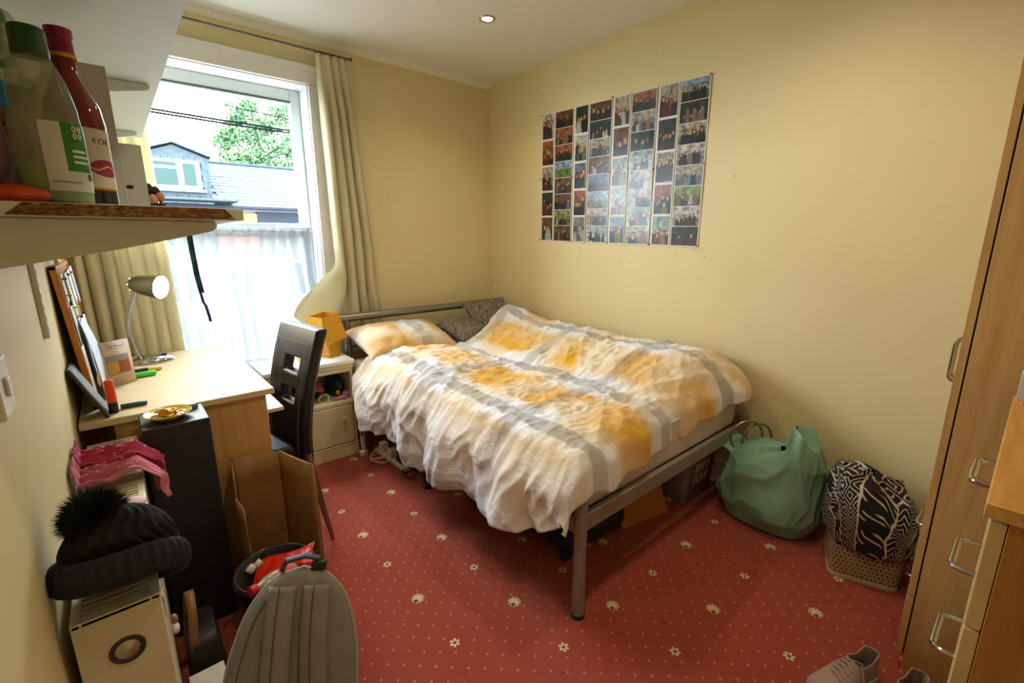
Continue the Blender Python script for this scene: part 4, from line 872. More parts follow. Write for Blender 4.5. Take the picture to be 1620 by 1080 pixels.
# handbag behind the radiator end
hb = thing('handbag', 'dark handbag with gold trim and a tan leather strap beside the radiator', 'handbag', (.045, 1.46, 0)); M_tan = mat('tan_leather', '8a5f34', .5); M_dkb = mat('dark_brown_leather', '1c1712', .5, var=.2)
g = G(); loft(g, [[(.045+(x-.045)*s, 1.47+(y-1.47)*s, z) for x, y in rrect(.000, 1.375, .092, 1.565, .03)] for s, z in ((.92, .002), (1, .03), (.97, .15), (.85, .235), (.70, .25))]); g.build('body', M_dkb, hb, smooth=50)
for y in (1.405, 1.43): G().tube([(.094, y, .03), (.093, y, .15), (.082, y+.002, .235)], .002, 5).build('gold_trim', M_gold, hb)
g = G(); pth = [(.020+.012*math.sin(t), 1.468-.075*math.cos(t), .225+.135*math.sin(t)) for t in [PI*k/16 for k in range(17)]]
g.add([V(p)+V((s*.011, 0, 0)) for p in pth for s in (-1, 1)], [(2*i, 2*i+1, 2*i+3, 2*i+2) for i in range(16)])
g.build('strap', M_tan, hb, solid=.003, smooth=40)
G().box((-.004, 1.19, .002), (.078, 1.345, .195)).build('paper_bag', mat('white_card', 'cfc9bb', .6, var=.04), bevel=.002, label='small white carton on the floor between radiator and backpack', cat='carton')
# ================================================================== radiator
M_rad = mat('cream_radiator', 'd2cbb0', .35, var=.04); ra = thing('radiator', 'cream double panel radiator with slotted top grille', 'radiator', (-.09, 1.65, .1))
RX0, RX1, RY0, RY1, RZ0, RZ1 = -.148, -.020, 1.005, 1.955, .12, .700
bx('end_panel', (RX0, RY0, RZ0), (RX1, RY0+.006, RZ1), M_rad, ra, bevel=.003); bx('end_panel', (RX0, RY1-.006, RZ0), (RX1, RY1, RZ1), M_rad, ra, bevel=.003)
for x in (RX0+.002, RX1-.014):
    fp = bx('panel', (x, RY0+.006, RZ0), (x+.012, RY1-.006, RZ1-.012), M_rad, ra, bevel=.003)
    for k in range(26): y = lerp(RY0+.04, RY1-.04, k/25); bx('flute', (x-.001, y-.010, RZ0+.03), (x+.0145, y+.010, RZ1-.05), M_rad, fp, bevel=.004)
gr = thing('tmp', None, None)
bpy.data.objects.remove(gr)
bx('grille_edge', (RX0, RY0, RZ1-.010), (RX0+.014, RY1, RZ1), M_rad, ra, bevel=.002); bx('grille_edge', (RX1-.016, RY0, RZ1-.010), (RX1, RY1, RZ1), M_rad, ra, bevel=.002); bx('grille_edge', (RX0+.014, RY0, RZ1-.010), (RX1-.016, RY0+.022, RZ1), M_rad, ra, bevel=.002)
nsl = 54; sl = None
for k in range(nsl):
    y = lerp(RY0+.030, RY1-.012, k/(nsl-1))
    if sl is None: sl = bx('grille_slat', (RX0+.012, RY0+.030-.0040, RZ1-.008), (RX1-.014, RY0+.030+.0040, RZ1-.001), M_rad, ra, bevel=0)
    else: o = sl.copy(); C.objects.link(o); o.parent = ra; o.location = (0, y-(RY0+.030), 0)
bx('convector_shade', (RX0+.02, RY0+.02, RZ0+.02), (RX1-.02, RY1-.02, RZ1-.05), mat('convector_gap_shade', '14120f', .9), ra, bevel=0)  # near-black block: shade below the grille slats put into its colour
KM = frame_M(((RX0+RX1)/2+.003, RY0, .612), (1, 0, 0), (0, 0, 1), (0, -1, 0))
ek = G().lathe([(.027, 0), (.027, .0025), (.022, .003), (.020, .0012)], 28, KM).build('end_badge', mat('badge_dark', '45413a', .25, .6), ra); G().lathe([(.019, .001), (.0001, .006)], 24, KM).build('badge_dome', mat('badge_silver', 'b3a894', .25, .7), ek)
for y in (1.05, 1.16): bx('clip_slot', (RX1, y, .61), (RX1+.0015, y+.007, .655), mat('slot_dark', '2e2b26', .7), ra, bevel=0)
G().tube([(-.09, 1.955, .15), (-.09, 1.972, .14), (-.09, 1.972, .0)], .008, 8).build('pipe', M_white, ra)
tg = thing('hair_clip', 'little hair clip with brown, white and purple ends hooked on the radiator side', 'hair clip', (-.012, 1.10, .54))
for k, (c, dz, dy) in enumerate((('8a5a34', .028, .0), ('d8d2c4', .014, -.01), ('6a2a6a', 0, .004))): G().ball((-.0085, 1.10+dy, .535+dz), (.007, .012, .011), 10, 8).build('petal', mat('clip_%d' % k, c, .5), tg)
# clothes on the radiator
M_pinkdot = N('pink_dotted_cloth'); n = M_pinkdot; co = n.coord(); v1 = n.n('ShaderNodeTexVoronoi'); v1.inputs['Scale'].default_value = 45; v1.inputs['Randomness'].default_value = .5; n.set(v1.inputs[0], co); n.base(n.mix(n.math('LESS_THAN', v1.outputs['Distance'], .2), col('a8304f'), col('d98ea0')), .8); M_pinkdot = n.m
def drape(name, mt, y0, y1, zoff, seed, lab, cat, drop=.10, back=.02):
    def fn(u, v):
        # u across the radiator from wall to room, v along it
        s = lerp(-back-.055, RX1-RX0+drop, u); r = .018
        d = s-(RX1-RX0); x = RX0+min(s, 0)*.0+max(0, min(s, RX1-RX0))
        z = RZ1+.006+zoff
        if s < 0: z += 0 ; x = RX0+s*.12; z += -s*.5
        if d > 0: x = RX1+r*math.sin(min(d/r, PI/2)); z -= (r-r*math.cos(min(d/r, PI/2)))+max(0, d-r*PI/2)
        wv_ = .016*ridge(u*3+seed, v*4, seed)+.020*ridge(u*1.5, v*6+seed, 4)+.008*nz(u*9, v*11, seed)
        y = lerp(y0, y1, v)+.012*nz(u*4, v*2, seed+5)+.03*(v-.5)*-u
        e = .5+.5*sst(0, .2, v)*sst(1, .8, v)
        return (x+(abs(wv_)*.9+.004 if d > 0 else 0), y, z+(abs(wv_)+.012*e if d <= 0 else 0))
    return G().grid(fn, 60, 50).build(name, mt, solid=.003, smooth=70, label=lab, cat=cat)
drape('pink_cloth', mat('pale_pink_cloth', 'bf6a78', .85, bump=.15, bs=200), 1.535, 1.64, 0, 3, 'plain pale pink garment hung over the radiator', 'garment', .085)
drape('dotted_cloth', M_pinkdot, 1.645, 1.76, .006, 8, 'deep pink dotted garment hung over the far end of the radiator', 'garment', .075)
lump('soft_toy', (-.045, 1.40, RZ1+.012), (.026, .030, .014), mat('pale_pink_plush', 'd9bcb6', .9), 'small pale pink soft lump on the radiator behind the bobble hat', 'soft toy', .1, 8, 1, fl=.05, n=18)
# bobble hat
M_knit = mat('black_wool', '17191d', .95, var=.25, vs=60, bump=.5, bs=150)
ht = thing('bobble_hat', 'black ribbed knit bobble hat resting on the radiator', 'hat', (-.07, 1.24, RZ1))
HTM = TR(-.066, 1.055, RZ1+.054) @ RZ(-.12) @ Matrix.Rotation(math.radians(64), 4, 'X')
def crown(u, v):
    a = 2*PI*u; t = v; rr = (1-t**2.6)**.5 if t < 1 else 0; rx = .085*rr+.001; rz = .074*rr+.001
    rib = 1+.07*math.sin(a*22+3*math.sin(t*9))*(1-.5*t)+.03*nz(a*2, t*5, 3)
    dent = 1-.28*gau((t-.22)/.16)*max(0, math.sin(a))
    return (rx*math.cos(a)*rib, .005+.108*t, rz*math.sin(a)*rib*dent+.02*t)
g = G(); g.grid(crown, 156, 26, cu=True); g.v = [HTM @ p for p in g.v]; g.build('crown', M_knit, ht, smooth=70)
def brim(u, v):
    a = 2*PI*u; b = 2*PI*v; rib = 1+.16*math.sin(a*34)
    R = V((.090*math.cos(a), 0, .078*math.sin(a))); nrm = V((math.cos(a), 0, math.sin(a)*1.0)).normalized()
    p = R+nrm*(.014*math.cos(b)*rib)+V((0, 1, 0))*(.029*math.sin(b))
    p.y += -.010*math.cos(a)+.008*math.sin(a*2+.5)-.004+.008*math.sin(a)
    return tuple(p)
g = G(); g.grid(brim, 272, 16, cu=True); g.v = [HTM @ p for p in g.v]; g.build('brim', M_knit, ht, smooth=70)
random.seed(6); g = G(); pc = HTM @ V((-.028, .100, .030))
for k in range(3200):
    d = V((random.gauss(0, 1), random.gauss(0, 1), random.gauss(0, 1))).normalized(); r1 = random.uniform(.048, .064)
    t = (d+V((random.gauss(0, .2), random.gauss(0, .2), random.gauss(0, .2)))).normalized(); o1 = d.orthogonal().normalized()*.0022; o2 = d.cross(o1)
    p = pc+d*.015; q = pc+d*.03+t*(r1-.03)
    g.add([p+o1, p-o1*.5+o2*.87, p-o1*.5-o2*.87, q], [(0, 1, 3), (1, 2, 3), (2, 0, 3)])
g.build('pompom', M_knit, ht, smooth=0)
# ================================================================== shelves on slotted uprights
M_shelf = mat('white_shelf_board', 'd3d6d0', .45, var=.03); M_chipb = N('raw_chipboard_edge'); n = M_chipb; co = n.coord(); n.base(n.ramp(n.noise(n.map(co, (1, 1, 2)), 130, 4, .7), [(.34, col('4a2e18')), (.5, col('7d5530')), (.68, col('b58a55'))]), .9); M_chipb = n.m
SX1 = .172; SY0 = .86
def bracket(parent, y, zt, L, tip=.018, hgt=.075):
    g = G(); M = frame_M((XL+.012, y, zt), (1, 0, 0), (0, 0, 1), (0, -1, 0)); g.prism([(0, 0), (L, 0), (L+.004, -tip*.4), (L, -tip*.8), (L-.010, -tip), (L*.6, -lerp(tip, hgt, .42)), (0, -hgt)], -.007, .007, M); return g.build('bracket', M_shelf, parent, bevel=.003)
s1 = thing('wall_shelf', 'lower white shelf with a bare chipboard end, carrying bottles', 'shelf', (0, 1.5, 1.38))
ZS = 1.404
bx('board', (XL+.004, SY0+.001, ZS-.018), (SX1, 2.62, ZS), M_shelf, s1, bevel=.0015)
g = G(); M = frame_M((0, SY0+.001, 0), (1, 0, 0), (0, 0, 1), (0, -1, 0)); g.prism([(-.093, ZS-.017), (SX1-.012, ZS-.017), (SX1-.026, ZS-.001), (-.075, ZS-.001)], 0, .0012, M); g.build('bare_end', M_chipb, s1)
bracket(s1, SY0+.05, ZS-.018, .290); bracket(s1, 1.72, ZS-.018, .29); bracket(s1, 2.47, ZS-.018, .29)
s2 = thing('wall_shelf', 'upper white shelf on brackets, seen from below', 'shelf', (0, 1.4, 1.78)); ZU = 1.795
bx('board', (XL+.004, .25, ZU-.018), (SX1, 2.60, ZU), M_shelf, s2, bevel=.0015)
for y in (SY0+.05, 1.72, 2.47): bracket(s2, y, ZU-.018, .300)
for k, y in enumerate((SY0+.05, 1.72, 2.47)):
    ur = thing('shelf_upright', ('white slotted shelf upright at the bare chipboard end of the shelves', 'white slotted shelf upright midway along the shelves', 'white slotted shelf upright ending just above the pinboard')[k], 'shelf upright', (XL, y, 1.1)); bx('rail', (XL, y-.0125, 1.10), (XL+.012, y+.0125, 2.0), M_shelf, ur, bevel=.002)
    for j in range(9): bx('slot', (XL+.0115, y-.002, 1.115+j*.03), (XL+.0125, y+.002, 1.130+j*.03), mat('slot_dark', '2e2b26', .7), ur, bevel=0)
# wall socket
ws = thing('wall_switch', 'white switch plate on the left wall above the radiator', 'switch', (XL, 1.05, 1.09)); bx('plate', (XL, 1.00, 1.085), (XL+.010, 1.095, 1.175), M_wp2, ws, bevel=.003); bx('rocker', (XL+.010, 1.035, 1.115), (XL+.015, 1.06, 1.145), M_wp2, ws, bevel=.002)
# lanyard
ly = thing('lanyard', 'thin teal and purple lanyard hanging from the shelf edge', 'lanyard', (.155, 1.385, 1.15)); M_teal = mat('teal_ribbon', '157a78', .6); M_purp = mat('purple_ribbon', '4a3494', .6)
lp = [(.150, 1.375, 1.388), (.152, 1.38, 1.33), (.155, 1.385, 1.27), (.160, 1.39, 1.225)]
def ribbon(pts, w_, mt, nm, par):
    g = G()
    for a, b in zip(pts, pts[1:]):
        a, b = V(a), V(b); g.add([a-V((w_, 0, 0)), a+V((w_, 0, 0)), b+V((w_, 0, 0)), b-V((w_, 0, 0))], [(0, 1, 2, 3)])
    return g.build(nm, mt, par, solid=.0012)
ribbon(lp, .0045, M_teal, 'ribbon', ly); ribbon([(x+.005, y-.003, z) for x, y, z in lp], .002, M_purp, 'ribbon_edge', ly)
ribbon([(.159, 1.39, 1.225), (.162, 1.39, 1.20), (.166, 1.391, 1.192)], .003, M_purp, 'loop', ly); ribbon([(.166, 1.39, 1.193), (.170, 1.391, 1.165), (.1715, 1.392, 1.150)], .0032, M_purp, 'tail', ly)
# --------------------------------------------------------------- items on the lower shelf
Zs = ZS
wu = thing('washing_up_bottle', 'clear washing-up liquid bottle with dark green cap and green label', 'bottle', (-.04, .93, Zs)); c0 = (-.042, .930, Zs)
M_clearp = N('clear_soap_bottle'); n = M_clearp; n.base(n.ramp(n.noise(n.coord(), 20, 2), [(.3, col('9aa08a')), (.7, col('b3b8a6'))]), .2); t_ = n.n('ShaderNodeBsdfTransparent'); t_.inputs[0].default_value = (.9, .92, .86, 1); mx = n.n('ShaderNodeMixShader'); mx.inputs[0].default_value = .60; n.t.links.new(n.b.outputs[0], mx.inputs[1]); n.t.links.new(t_.outputs[0], mx.inputs[2]); n.t.links.new(mx.outputs[0], n.out.inputs[0]); M_clearp = n.m
bprof = [(.026, 0), (.034, .004), (.0350, .05), (.0348, .10), (.033, .130), (.027, .165), (.019, .186), (.0150, .195)]
G().lathe([(.0001, 0)]+bprof, 32, c=c0, sx=1.08, sy=.75).build('bottle_body', M_clearp, wu, smooth=50); G().lathe([(.0001, .002), (.0335, .005), (.0343, .05), (.0001, .0505)], 28, c=c0, sx=1.06, sy=.72).build('green_liquid', mat('green_soap', '86b81c', .2, var=.05), wu)
G().lathe([(.0185, .190), (.019, .194), (.0185, .222), (.017, .225), (.0001, .225)], 24, c=c0).build('cap', mat('dark_green_cap', '12441f', .4), wu)
def wrap(c, rfun, a0, a1, z0, z1, mt, nm, par, sx=1, sy=1, ext=.0006, slant=0):
    def fn(u, v):
        z = lerp(z0, z1, v); a = lerp(a0, a1, u)+slant*v; r = rfun(z)+ext; return (c[0]+r*math.cos(a)*sx, c[1]+r*math.sin(a)*sy, c[2]+z)
    return G().grid(fn, 16, 8).build(nm, mt, par)
br = lambda z: ipl([(b, a) for a, b in bprof], z)
n = N('washing_up_label'); u, v, _ = n.sep(n.uv()); c = n.mix(rect(n, u, v, .30, .86, .30, 1.1), col('c9ccc4'), col('2a7a1e')); c = n.mix(rect(n, u, v, .42, .72, .42, .46), c, col('cfe0c4')); c = n.mix(rect(n, u, v, .42, .78, .50, .54), c, col('cfe0c4')); c = n.mix(rect(n, u, v, .42, .70, .58, .62), c, col('cfe0c4')); c = n.mix(rect(n, u, v, .66, .84, .18, .28), c, col('30312c')); c = n.mix(rect(n, u, v, .05, .5, .12, .15), c, col('8a8c84')); n.base(c, .4); M_wul = n.m
wrap(c0, br, math.radians(-100), math.radians(12), .018, .108, M_wul, 'label', wu, 1.08, .75)
a_ = math.radians(-38); 
for k, dz in enumerate((.092, .101)):
    for j in range(2):
        aa = a_+(.10 if j else -.10); r = br(.097)+.0015; G().tube([(c0[0]+1.08*(r)*math.cos(aa+.055*math.cos(t)), c0[1]+.75*r*math.sin(aa+.055*math.cos(t)), Zs+dz+.0034*math.sin(t)) for t in [2*PI*i/10 for i in range(10)]], .0011, 4, closed=True).build('logo_ring', M_wp2, wu)
wn_ = thing('wine_bottle', 'rose wine bottle with cream label and pink foil neck', 'bottle', (-.015, 1.055, Zs)); c1 = (-.012, 1.060, Zs)
wprof = [(.034, 0), (.037, .004), (.037, .135), (.034, .160), (.024, .185), (.0155, .205), (.0145, .255), (.016, .258), (.016, .268), (.014, .270)]
M_wine = N('rose_wine_glass'); n = M_wine; n.base(n.ramp(n.noise(n.coord(), 12, 2), [(.3, col('5a0f0a')), (.7, col('8a2412'))]), .06, 0, Specular_IOR_Level=.6); M_wine = n.m
G().lathe([(.0001, 0)]+wprof+[(.0001, .270)], 36, c=c1).build('glass', M_wine, wn_, smooth=50); wr_ = lambda z: ipl([(b, a) for a, b in wprof], z)
G().lathe([(.0160, .236), (.0150, .256), (.0166, .258), (.0166, .270), (.0001, .2705)], 24, c=c1).build('neck_foil', mat('magenta_foil', '7c1240', .35, .3), wn_); G().lathe([(.0175, .228), (.0175, .234)], 24, c=c1).build('foil_band', M_gold, wn_)
G().lathe([(.0373, .0), (.0373, .030)], 36, c=c1).build('dark_base', mat('dark_wine', '1c0c14', .15), wn_)
n = N('wine_label'); u, v, _ = n.sep(n.uv()); blob = n.math('LESS_THAN', n.math('ADD', n.math('POWER', n.math('MULTIPLY', n.math('SUBTRACT', u, .47), 2.6), 2.0), n.math('POWER', n.math('MULTIPLY', n.math('SUBTRACT', v, .36), 5.2), 2.0)), .55); sw_ = n.math('LESS_THAN', n.math('ABSOLUTE', n.math('SUBTRACT', n.math('SUBTRACT', v, .36), n.math('MULTIPLY', n.math('SINE', n.math('MULTIPLY', u, 16)), .035))), .012)
c = n.mix(blob, col('c8b8a4'), col('8a1240')); c = n.mix(n.math('MULTIPLY', blob, sw_), c, col('d8a848')); c = n.mix(rect(n, u, v, -.1, 1.1, .0, .035), c, col('b8862c')); n.base(c, .5); M_wlab = n.m
wrap(c1, wr_, math.radians(-105), math.radians(35), .032, .125, M_wlab, 'label', wn_)
for k, chs in enumerate('ECH'):
    aa = math.radians(-60+13*k); r = .0378; P0 = V((c1[0]+r*math.cos(aa), c1[1]+r*math.sin(aa), Zs+.106)); nn_ = V((math.cos(aa), math.sin(aa), 0)); text(chs, .0115, frame_M(P0, (-math.sin(aa), math.cos(aa), 0), (0, 0, 1), nn_), mat('label_ink', '3a2a2a', .6), wn_)
# produce bags at the back
lump('pink_bag', (-.118, .955, Zs+.075), (.034, .055, .076), mat('dusty_pink_bag', '8a5f6c', .5, var=.15), 'dusty pink plastic packet behind the washing-up bottle', 'packet', .12, 8, 3, fl=.02)
n = N('printed_crisp_bag'); f = n.noise(n.coord(), 16, 2, .5, .8); n.base(n.ramp(f, [(.36, col('1f5a26')), (.46, col('4f8a4a')), (.54, col('c9cdb8')), (.7, col('d8d6c0'))]), .3); M_gbag = n.m
lump('green_bag', (-.100, 1.00, Zs+.205), (.058, .052, .062), M_gbag, 'green and white printed packet stacked above the pink one', 'packet', .14, 8, 5, fl=.3)
lump('orange_packet', (-.080, .893, Zs+.011), (.032, .020, .011), mat('orange_packet', 'c8481c', .4, var=.3, vs=25), 'flat orange packet at the shelf end', 'packet', .12, 8, 6, fl=.02, n=18)
bx('blue_tag', (-.100, .898, Zs+.118), (-.070, .908, Zs+.150), mat('blue_tag', '1c6a94', .4), None, bevel=.003, label='small blue tag card on the pink packet', cat='tag')
bn_ = lump('brown_bag', (-.090, 1.11, Zs+.20), (.040, .045, .075), mat('tan_paper_bag', 'b08850', .7, var=.15), 'tan paper bag behind the green packet', 'bag', .1, 8, 9, fl=.02)
G().box((-.108, 1.085, Zs), (-.068, 1.14, Zs+.125)).build('small_carton', mat('tan_carton', 'a8855a', .7), bevel=.002, label='small tan carton under the paper bag', cat='carton')
# magazine files
def mfile(name, lab, x0, x1, y0, y1, h_, cut):
    t = thing(name, lab, 'magazine file', ((x0+x1)/2, (y0+y1)/2, Zs)); m_ = mat('white_card_file', 'c3c0b4', .6, var=.03); p = []
    bx('front', (x1-.003, y0, Zs), (x1, y1, Zs+h_), m_, t, bevel=.0005); bx('side', (x0, y0, Zs), (x1-.003, y0+.003, Zs+h_), m_, t, bevel=.0005); bx('side', (x0, y1-.003, Zs), (x1-.003, y1, Zs+h_), m_, t, bevel=.0005); bx('base', (x0, y0+.003, Zs), (x1-.003, y1-.003, Zs+.003), m_, t, bevel=0)
    if cut: G().lathe([(.006, 0), (.006, .0015)], 14, frame_M((lerp(x0, x1, .78), y0, Zs+.075), (1, 0, 0), (0, 0, 1), (0, -1, 0)), sx=1.3, sy=.7).build('finger_hole', mat('hole_dark', '15120f', .8), t)
mfile('magazine_file', 'tall white card file box beside the wine bottle', -.075, .042, 1.19, 1.29, .262, False); mfile('magazine_file', 'shorter white card file box with an oval finger hole', -.06, .092, 1.46, 1.56, .172, True)
# make-up brushes standing in a pot
mp = thing('makeup_pot', 'small dark pot holding make-up brushes at the shelf edge', 'pot', (.106, 1.52, Zs))
G().lathe([(.020, 0), (.021, .004), (.023, .042), (.0215, .042), (.019, .005), (.0001, .005)], 20, c=(.106, 1.52, Zs)).build('pot', mat('dark_pot', '2a2426', .4), mp)
for k, (dx, dy, dz, c, lab) in enumerate(((-.004, -.018, .052, 'd99a78', 'tan-headed make-up brush at the front of the pot'), (.012, -.008, .058, 'c98468', 'rosy-headed make-up brush beside the tan one'), (-.020, -.004, .070, 'e0b090', 'peach-headed make-up brush against the file box'), (-.008, .006, .078, '2a1f20', 'black-headed make-up brush rising highest from the pot'), (.006, .010, .072, '3c2a30', 'dark plum make-up brush at the back of the pot'))):
    x, y, z = .106+dx, 1.52+dy, Zs+dz
    t = thing('makeup_brush', lab, 'make-up brush', (.106, 1.52, Zs+.006)); G().ball((x, y, z), (.0095, .010, .012 if k < 3 else .014), 14, 10).build('head', mat('brush_%d' % k, c, .7), t); G().tube([(x, y, z-.006), (.106+dx*.35, 1.52+dy*.35, Zs+.008)], .0028, 8).build('handle', M_black, t)
# ================================================================== photo strips
M_paper = mat('white_photo_strip', 'd6d2c8', .4, var=.03)
n = N('photo_print'); at = n.n('ShaderNodeAttribute'); at.attribute_name = 'Col'; n.base(at.outputs['Color'], .28, 0, Specular_IOR_Level=.45); M_photo = n.m
SKIN = [col(c) for c in ('c08a6a', 'b07a5a', 'd0a080', '8a5a40', 'c89678')]; CLO = [col(c) for c in ('1a1a1f', '5a1c20', 'b0aaa0', '202a3c', '33261f', '6f6a60', '26382a', '3a2a34', '7a6238', '0e0e10', '14161c')]; HAIR = [col(c) for c in ('1a120e', '3a2414', '6a4424', '2a1a14', '8a6a3c')]
def paint(kind, rng, nx, ny, asp):
    """rows of colours for one printed photograph (generic people, rooms and landscapes)"""
    pal = {'bar': ('1c120c', '6b4a2c'), 'dark': ('0c1410', '23352a'), 'day': ('6f7f86', 'a8a290'), 'green': ('3f5a2a', '8a9a5a'), 'sunset': ('3a4a6a', 'd0986a'), 'field': ('6a8ab0', '5f7a2a'), 'room': ('8a7a62', 'b0a48c'), 'bw': ('2a2a2a', '8a8a8a'), 'flash': ('b8c4c4', '8fa49a'), 'red': ('3a1410', '9a5a34'), 'grey': ('8a8a88', 'c0bdb8')}[kind]
    top, bot = col(pal[1]), col(pal[0])
    if kind == 'field': top, bot = col('8aa4c0'), col('5f7a2a')
    if kind == 'sunset': top, bot = col('6a7a96'), col('2a241c')
    npl = rng.choice((2, 3, 4, 5, 6)) if kind not in ('field', 'sunset') else rng.choice((0, 2, 4)); hs = rng.uniform(.10, .17) if npl < 5 else rng.uniform(.07, .10)
    if npl == 2 and kind in ('grey', 'room', 'flash'): hs = .24
    ppl = [((k+.5+rng.uniform(-.25, .25))/npl*.8+.1, rng.uniform(.42, .68) if npl < 5 else rng.uniform(.30, .70), rng.choice(SKIN), rng.choice(HAIR), rng.choice(CLO)) for k in range(npl)]
    ppl.sort(key=lambda q: -q[1]); sd = rng.uniform(0, 90); hor = rng.uniform(.42, .6); out = []
    for j in range(ny):
        for i in range(nx):
            x, y = (i+.5)/nx, (j+.5)/ny
            t = sst(.25, .8, y) if kind not in ('field', 'sunset') else (1. if y > hor+.06*nz(x*3, sd) else 0.)
            c = [lerp(bot[k], top[k], t) for k in range(3)]; q = .72+.7*nz(x*5+sd, y*5, 1)+.55*nz(x*14+sd, y*14, 5); c = [max(0, v*q) for v in c]
            if kind == 'sunset' and t < 1 and y > hor-.1: c = [v*1.2+.05 for v in c]
            for px, py, sk, ha, cl in ppl:
                dx, dy = (x-px)*asp, y-py
                if dy < -hs*.5 and abs(dx) < hs*1.15+.15*max(0, -dy-.15) and dy > -.62: c = [v*(.8+.5*nz(x*20+sd, y*20, 2)) for v in cl]
                if (dx/(hs*.70))**2+((dy-hs*.16)/(hs*.86))**2 < 1 or (abs(dx) < hs*.66 and -hs*.9 < dy < 0 and (int(px*97) % 2)): c = list(ha)
                if (dx/(hs*.5))**2+((dy+hs*.12)/(hs*.72))**2 < 1: c = [v*(.9+.3*nz(x*30, y*30, sd)) for v in sk]
                if hs > .12 and abs(abs(dx)-hs*.2) < hs*.08 and abs(dy-hs*.05) < hs*.06: c = list(ha)
            if kind == 'bw': g_ = sum(c)/3; c = [g_]*3
            out.append(tuple(clamp(v, .003, .9) for v in c))
    return out
rng = random.Random(77)
YT = [2.520, 2.387, 2.211, 2.082, 1.8975, 1.7635, 1.5865, 1.4525, 1.2775]
zt = lambda y: lerp(2.212, 2.180, (2.52-y)/1.245); zb = lambda y: lerp(1.347, 1.312, (2.52-y)/1.245)
kinds = [['grey', 'red', 'day', 'dark', 'bar'], ['bar', 'red', 'red', 'field', 'bar', 'bar', 'green', 'bar'], ['dark', 'grey', 'sunset', 'red', 'bw'], ['bar', 'dark', 'day', 'bar', 'sunset', 'field', 'room', 'flash'], ['room', 'bar', 'flash', 'flash', 'sunset'], ['red', 'day', 'dark', 'flash', 'room', 'day', 'flash', 'room'], ['day', 'dark', 'day', 'red', 'flash'], ['field', 'dark', 'room', 'grey', 'day', 'green', 'grey', 'dark']]
slab = ['narrow strip of upright photos nearest the window corner', 'strip of eight wide photos second from the window corner', 'upright photo strip with a black and white print at its foot', 'strip of wide photos with a green hill landscape near its foot', 'upright photo strip with two pale flash prints in the middle', 'strip of wide photos starting with an orange-red group picture', 'upright photo strip with a grey monument picture at its top', 'widest photo strip, starting with a seaside view, at the wardrobe side']
for s in range(8):
    ya, yb = YT[s]-.002, YT[s+1]+.002; ym = (ya+yb)/2; W_ = ya-yb; Z1, Z0 = zt(ym), zb(ym); Hh = Z1-Z0
    st = thing('photo_strip', slab[s], 'photo strip', (XR, ym, Z0), group='photo strips pinned to the wall')
    # local: x to the right in the picture (-Y), y up, z out of the wall (-X)
    M = frame_M((XR-.0015, ya, Z0), V((0, -1, -.027)).normalized(), V((0, .0, 1)), (-1, 0, 0))
    cur = lambda u, v: .0012+.006*abs(math.sin(PI*(v*2+.1*s)))*(u**2)*(.4+.6*(s % 3)/2)
    G().grid(lambda u, v: (u*W_, v*Hh, cur(u, v)), 8, 24, M).build('strip_paper', M_paper, st)
    land = s % 2 == 1; cnt = 8 if land else 5; mx_, gap = (.006, .004) if land else (.014, .014)
    ph = (Hh-.012-gap*(cnt-1))/cnt
    for k in range(cnt):
        z1 = Hh-.006-k*(ph+gap); z0 = z1-ph; nx, ny = (26, 16) if land else (16, 24); x0, x1 = mx_, W_-mx_*(.5 if not land else 1)
        cols = paint(kinds[s][k], rng, nx, ny, (x1-x0)/ph)
        fn = lambda u, v: (lerp(x0, x1, u), lerp(z0, z1, v), cur(lerp(x0, x1, u)/W_, lerp(z0, z1, v)/Hh)+.0008)
        G().grid(fn, nx, ny, M).build('photo', M_photo, st, colors=cols, smooth=0)
M_pin = mat('red_pin', 'a8242c', .4); 
for k, (y, z, lab) in enumerate(((2.515, 2.207, 'at the upper end of the strip nearest the window'), (2.518, 1.352, 'at the foot of the strip nearest the window'), (2.52, 1.78, 'halfway down the edge nearest the window'), (1.90, 2.197, 'at the top between the fourth and fifth strips from the window'), (1.282, 2.175, 'at the top corner on the wardrobe side'), (1.283, 1.318, 'at the foot on the wardrobe side'), (1.283, 1.745, 'halfway down the edge on the wardrobe side'), (1.588, 1.326, 'at the foot between the sixth and seventh strips from the window'), (1.588, 1.75, 'halfway down between the sixth and seventh strips'), (1.90, 1.335, 'at the foot between the fourth and fifth strips'), (2.213, 1.345, 'at the foot between the second and third strips'), (1.90, 1.765, 'halfway down between the fourth and fifth strips'), (2.213, 1.77, 'halfway down between the second and third strips'))):
    G().lathe([(.0035, 0), (.0025, .005), (.005, .010), (.0001, .011)], 10, frame_M((XR-.002, y, z), (0, 1, 0), (0, 0, 1), (-1, 0, 0))).build('push_pin', M_pin, label='red push pin '+lab, cat='push pin', group='red push pins on the photo strips')
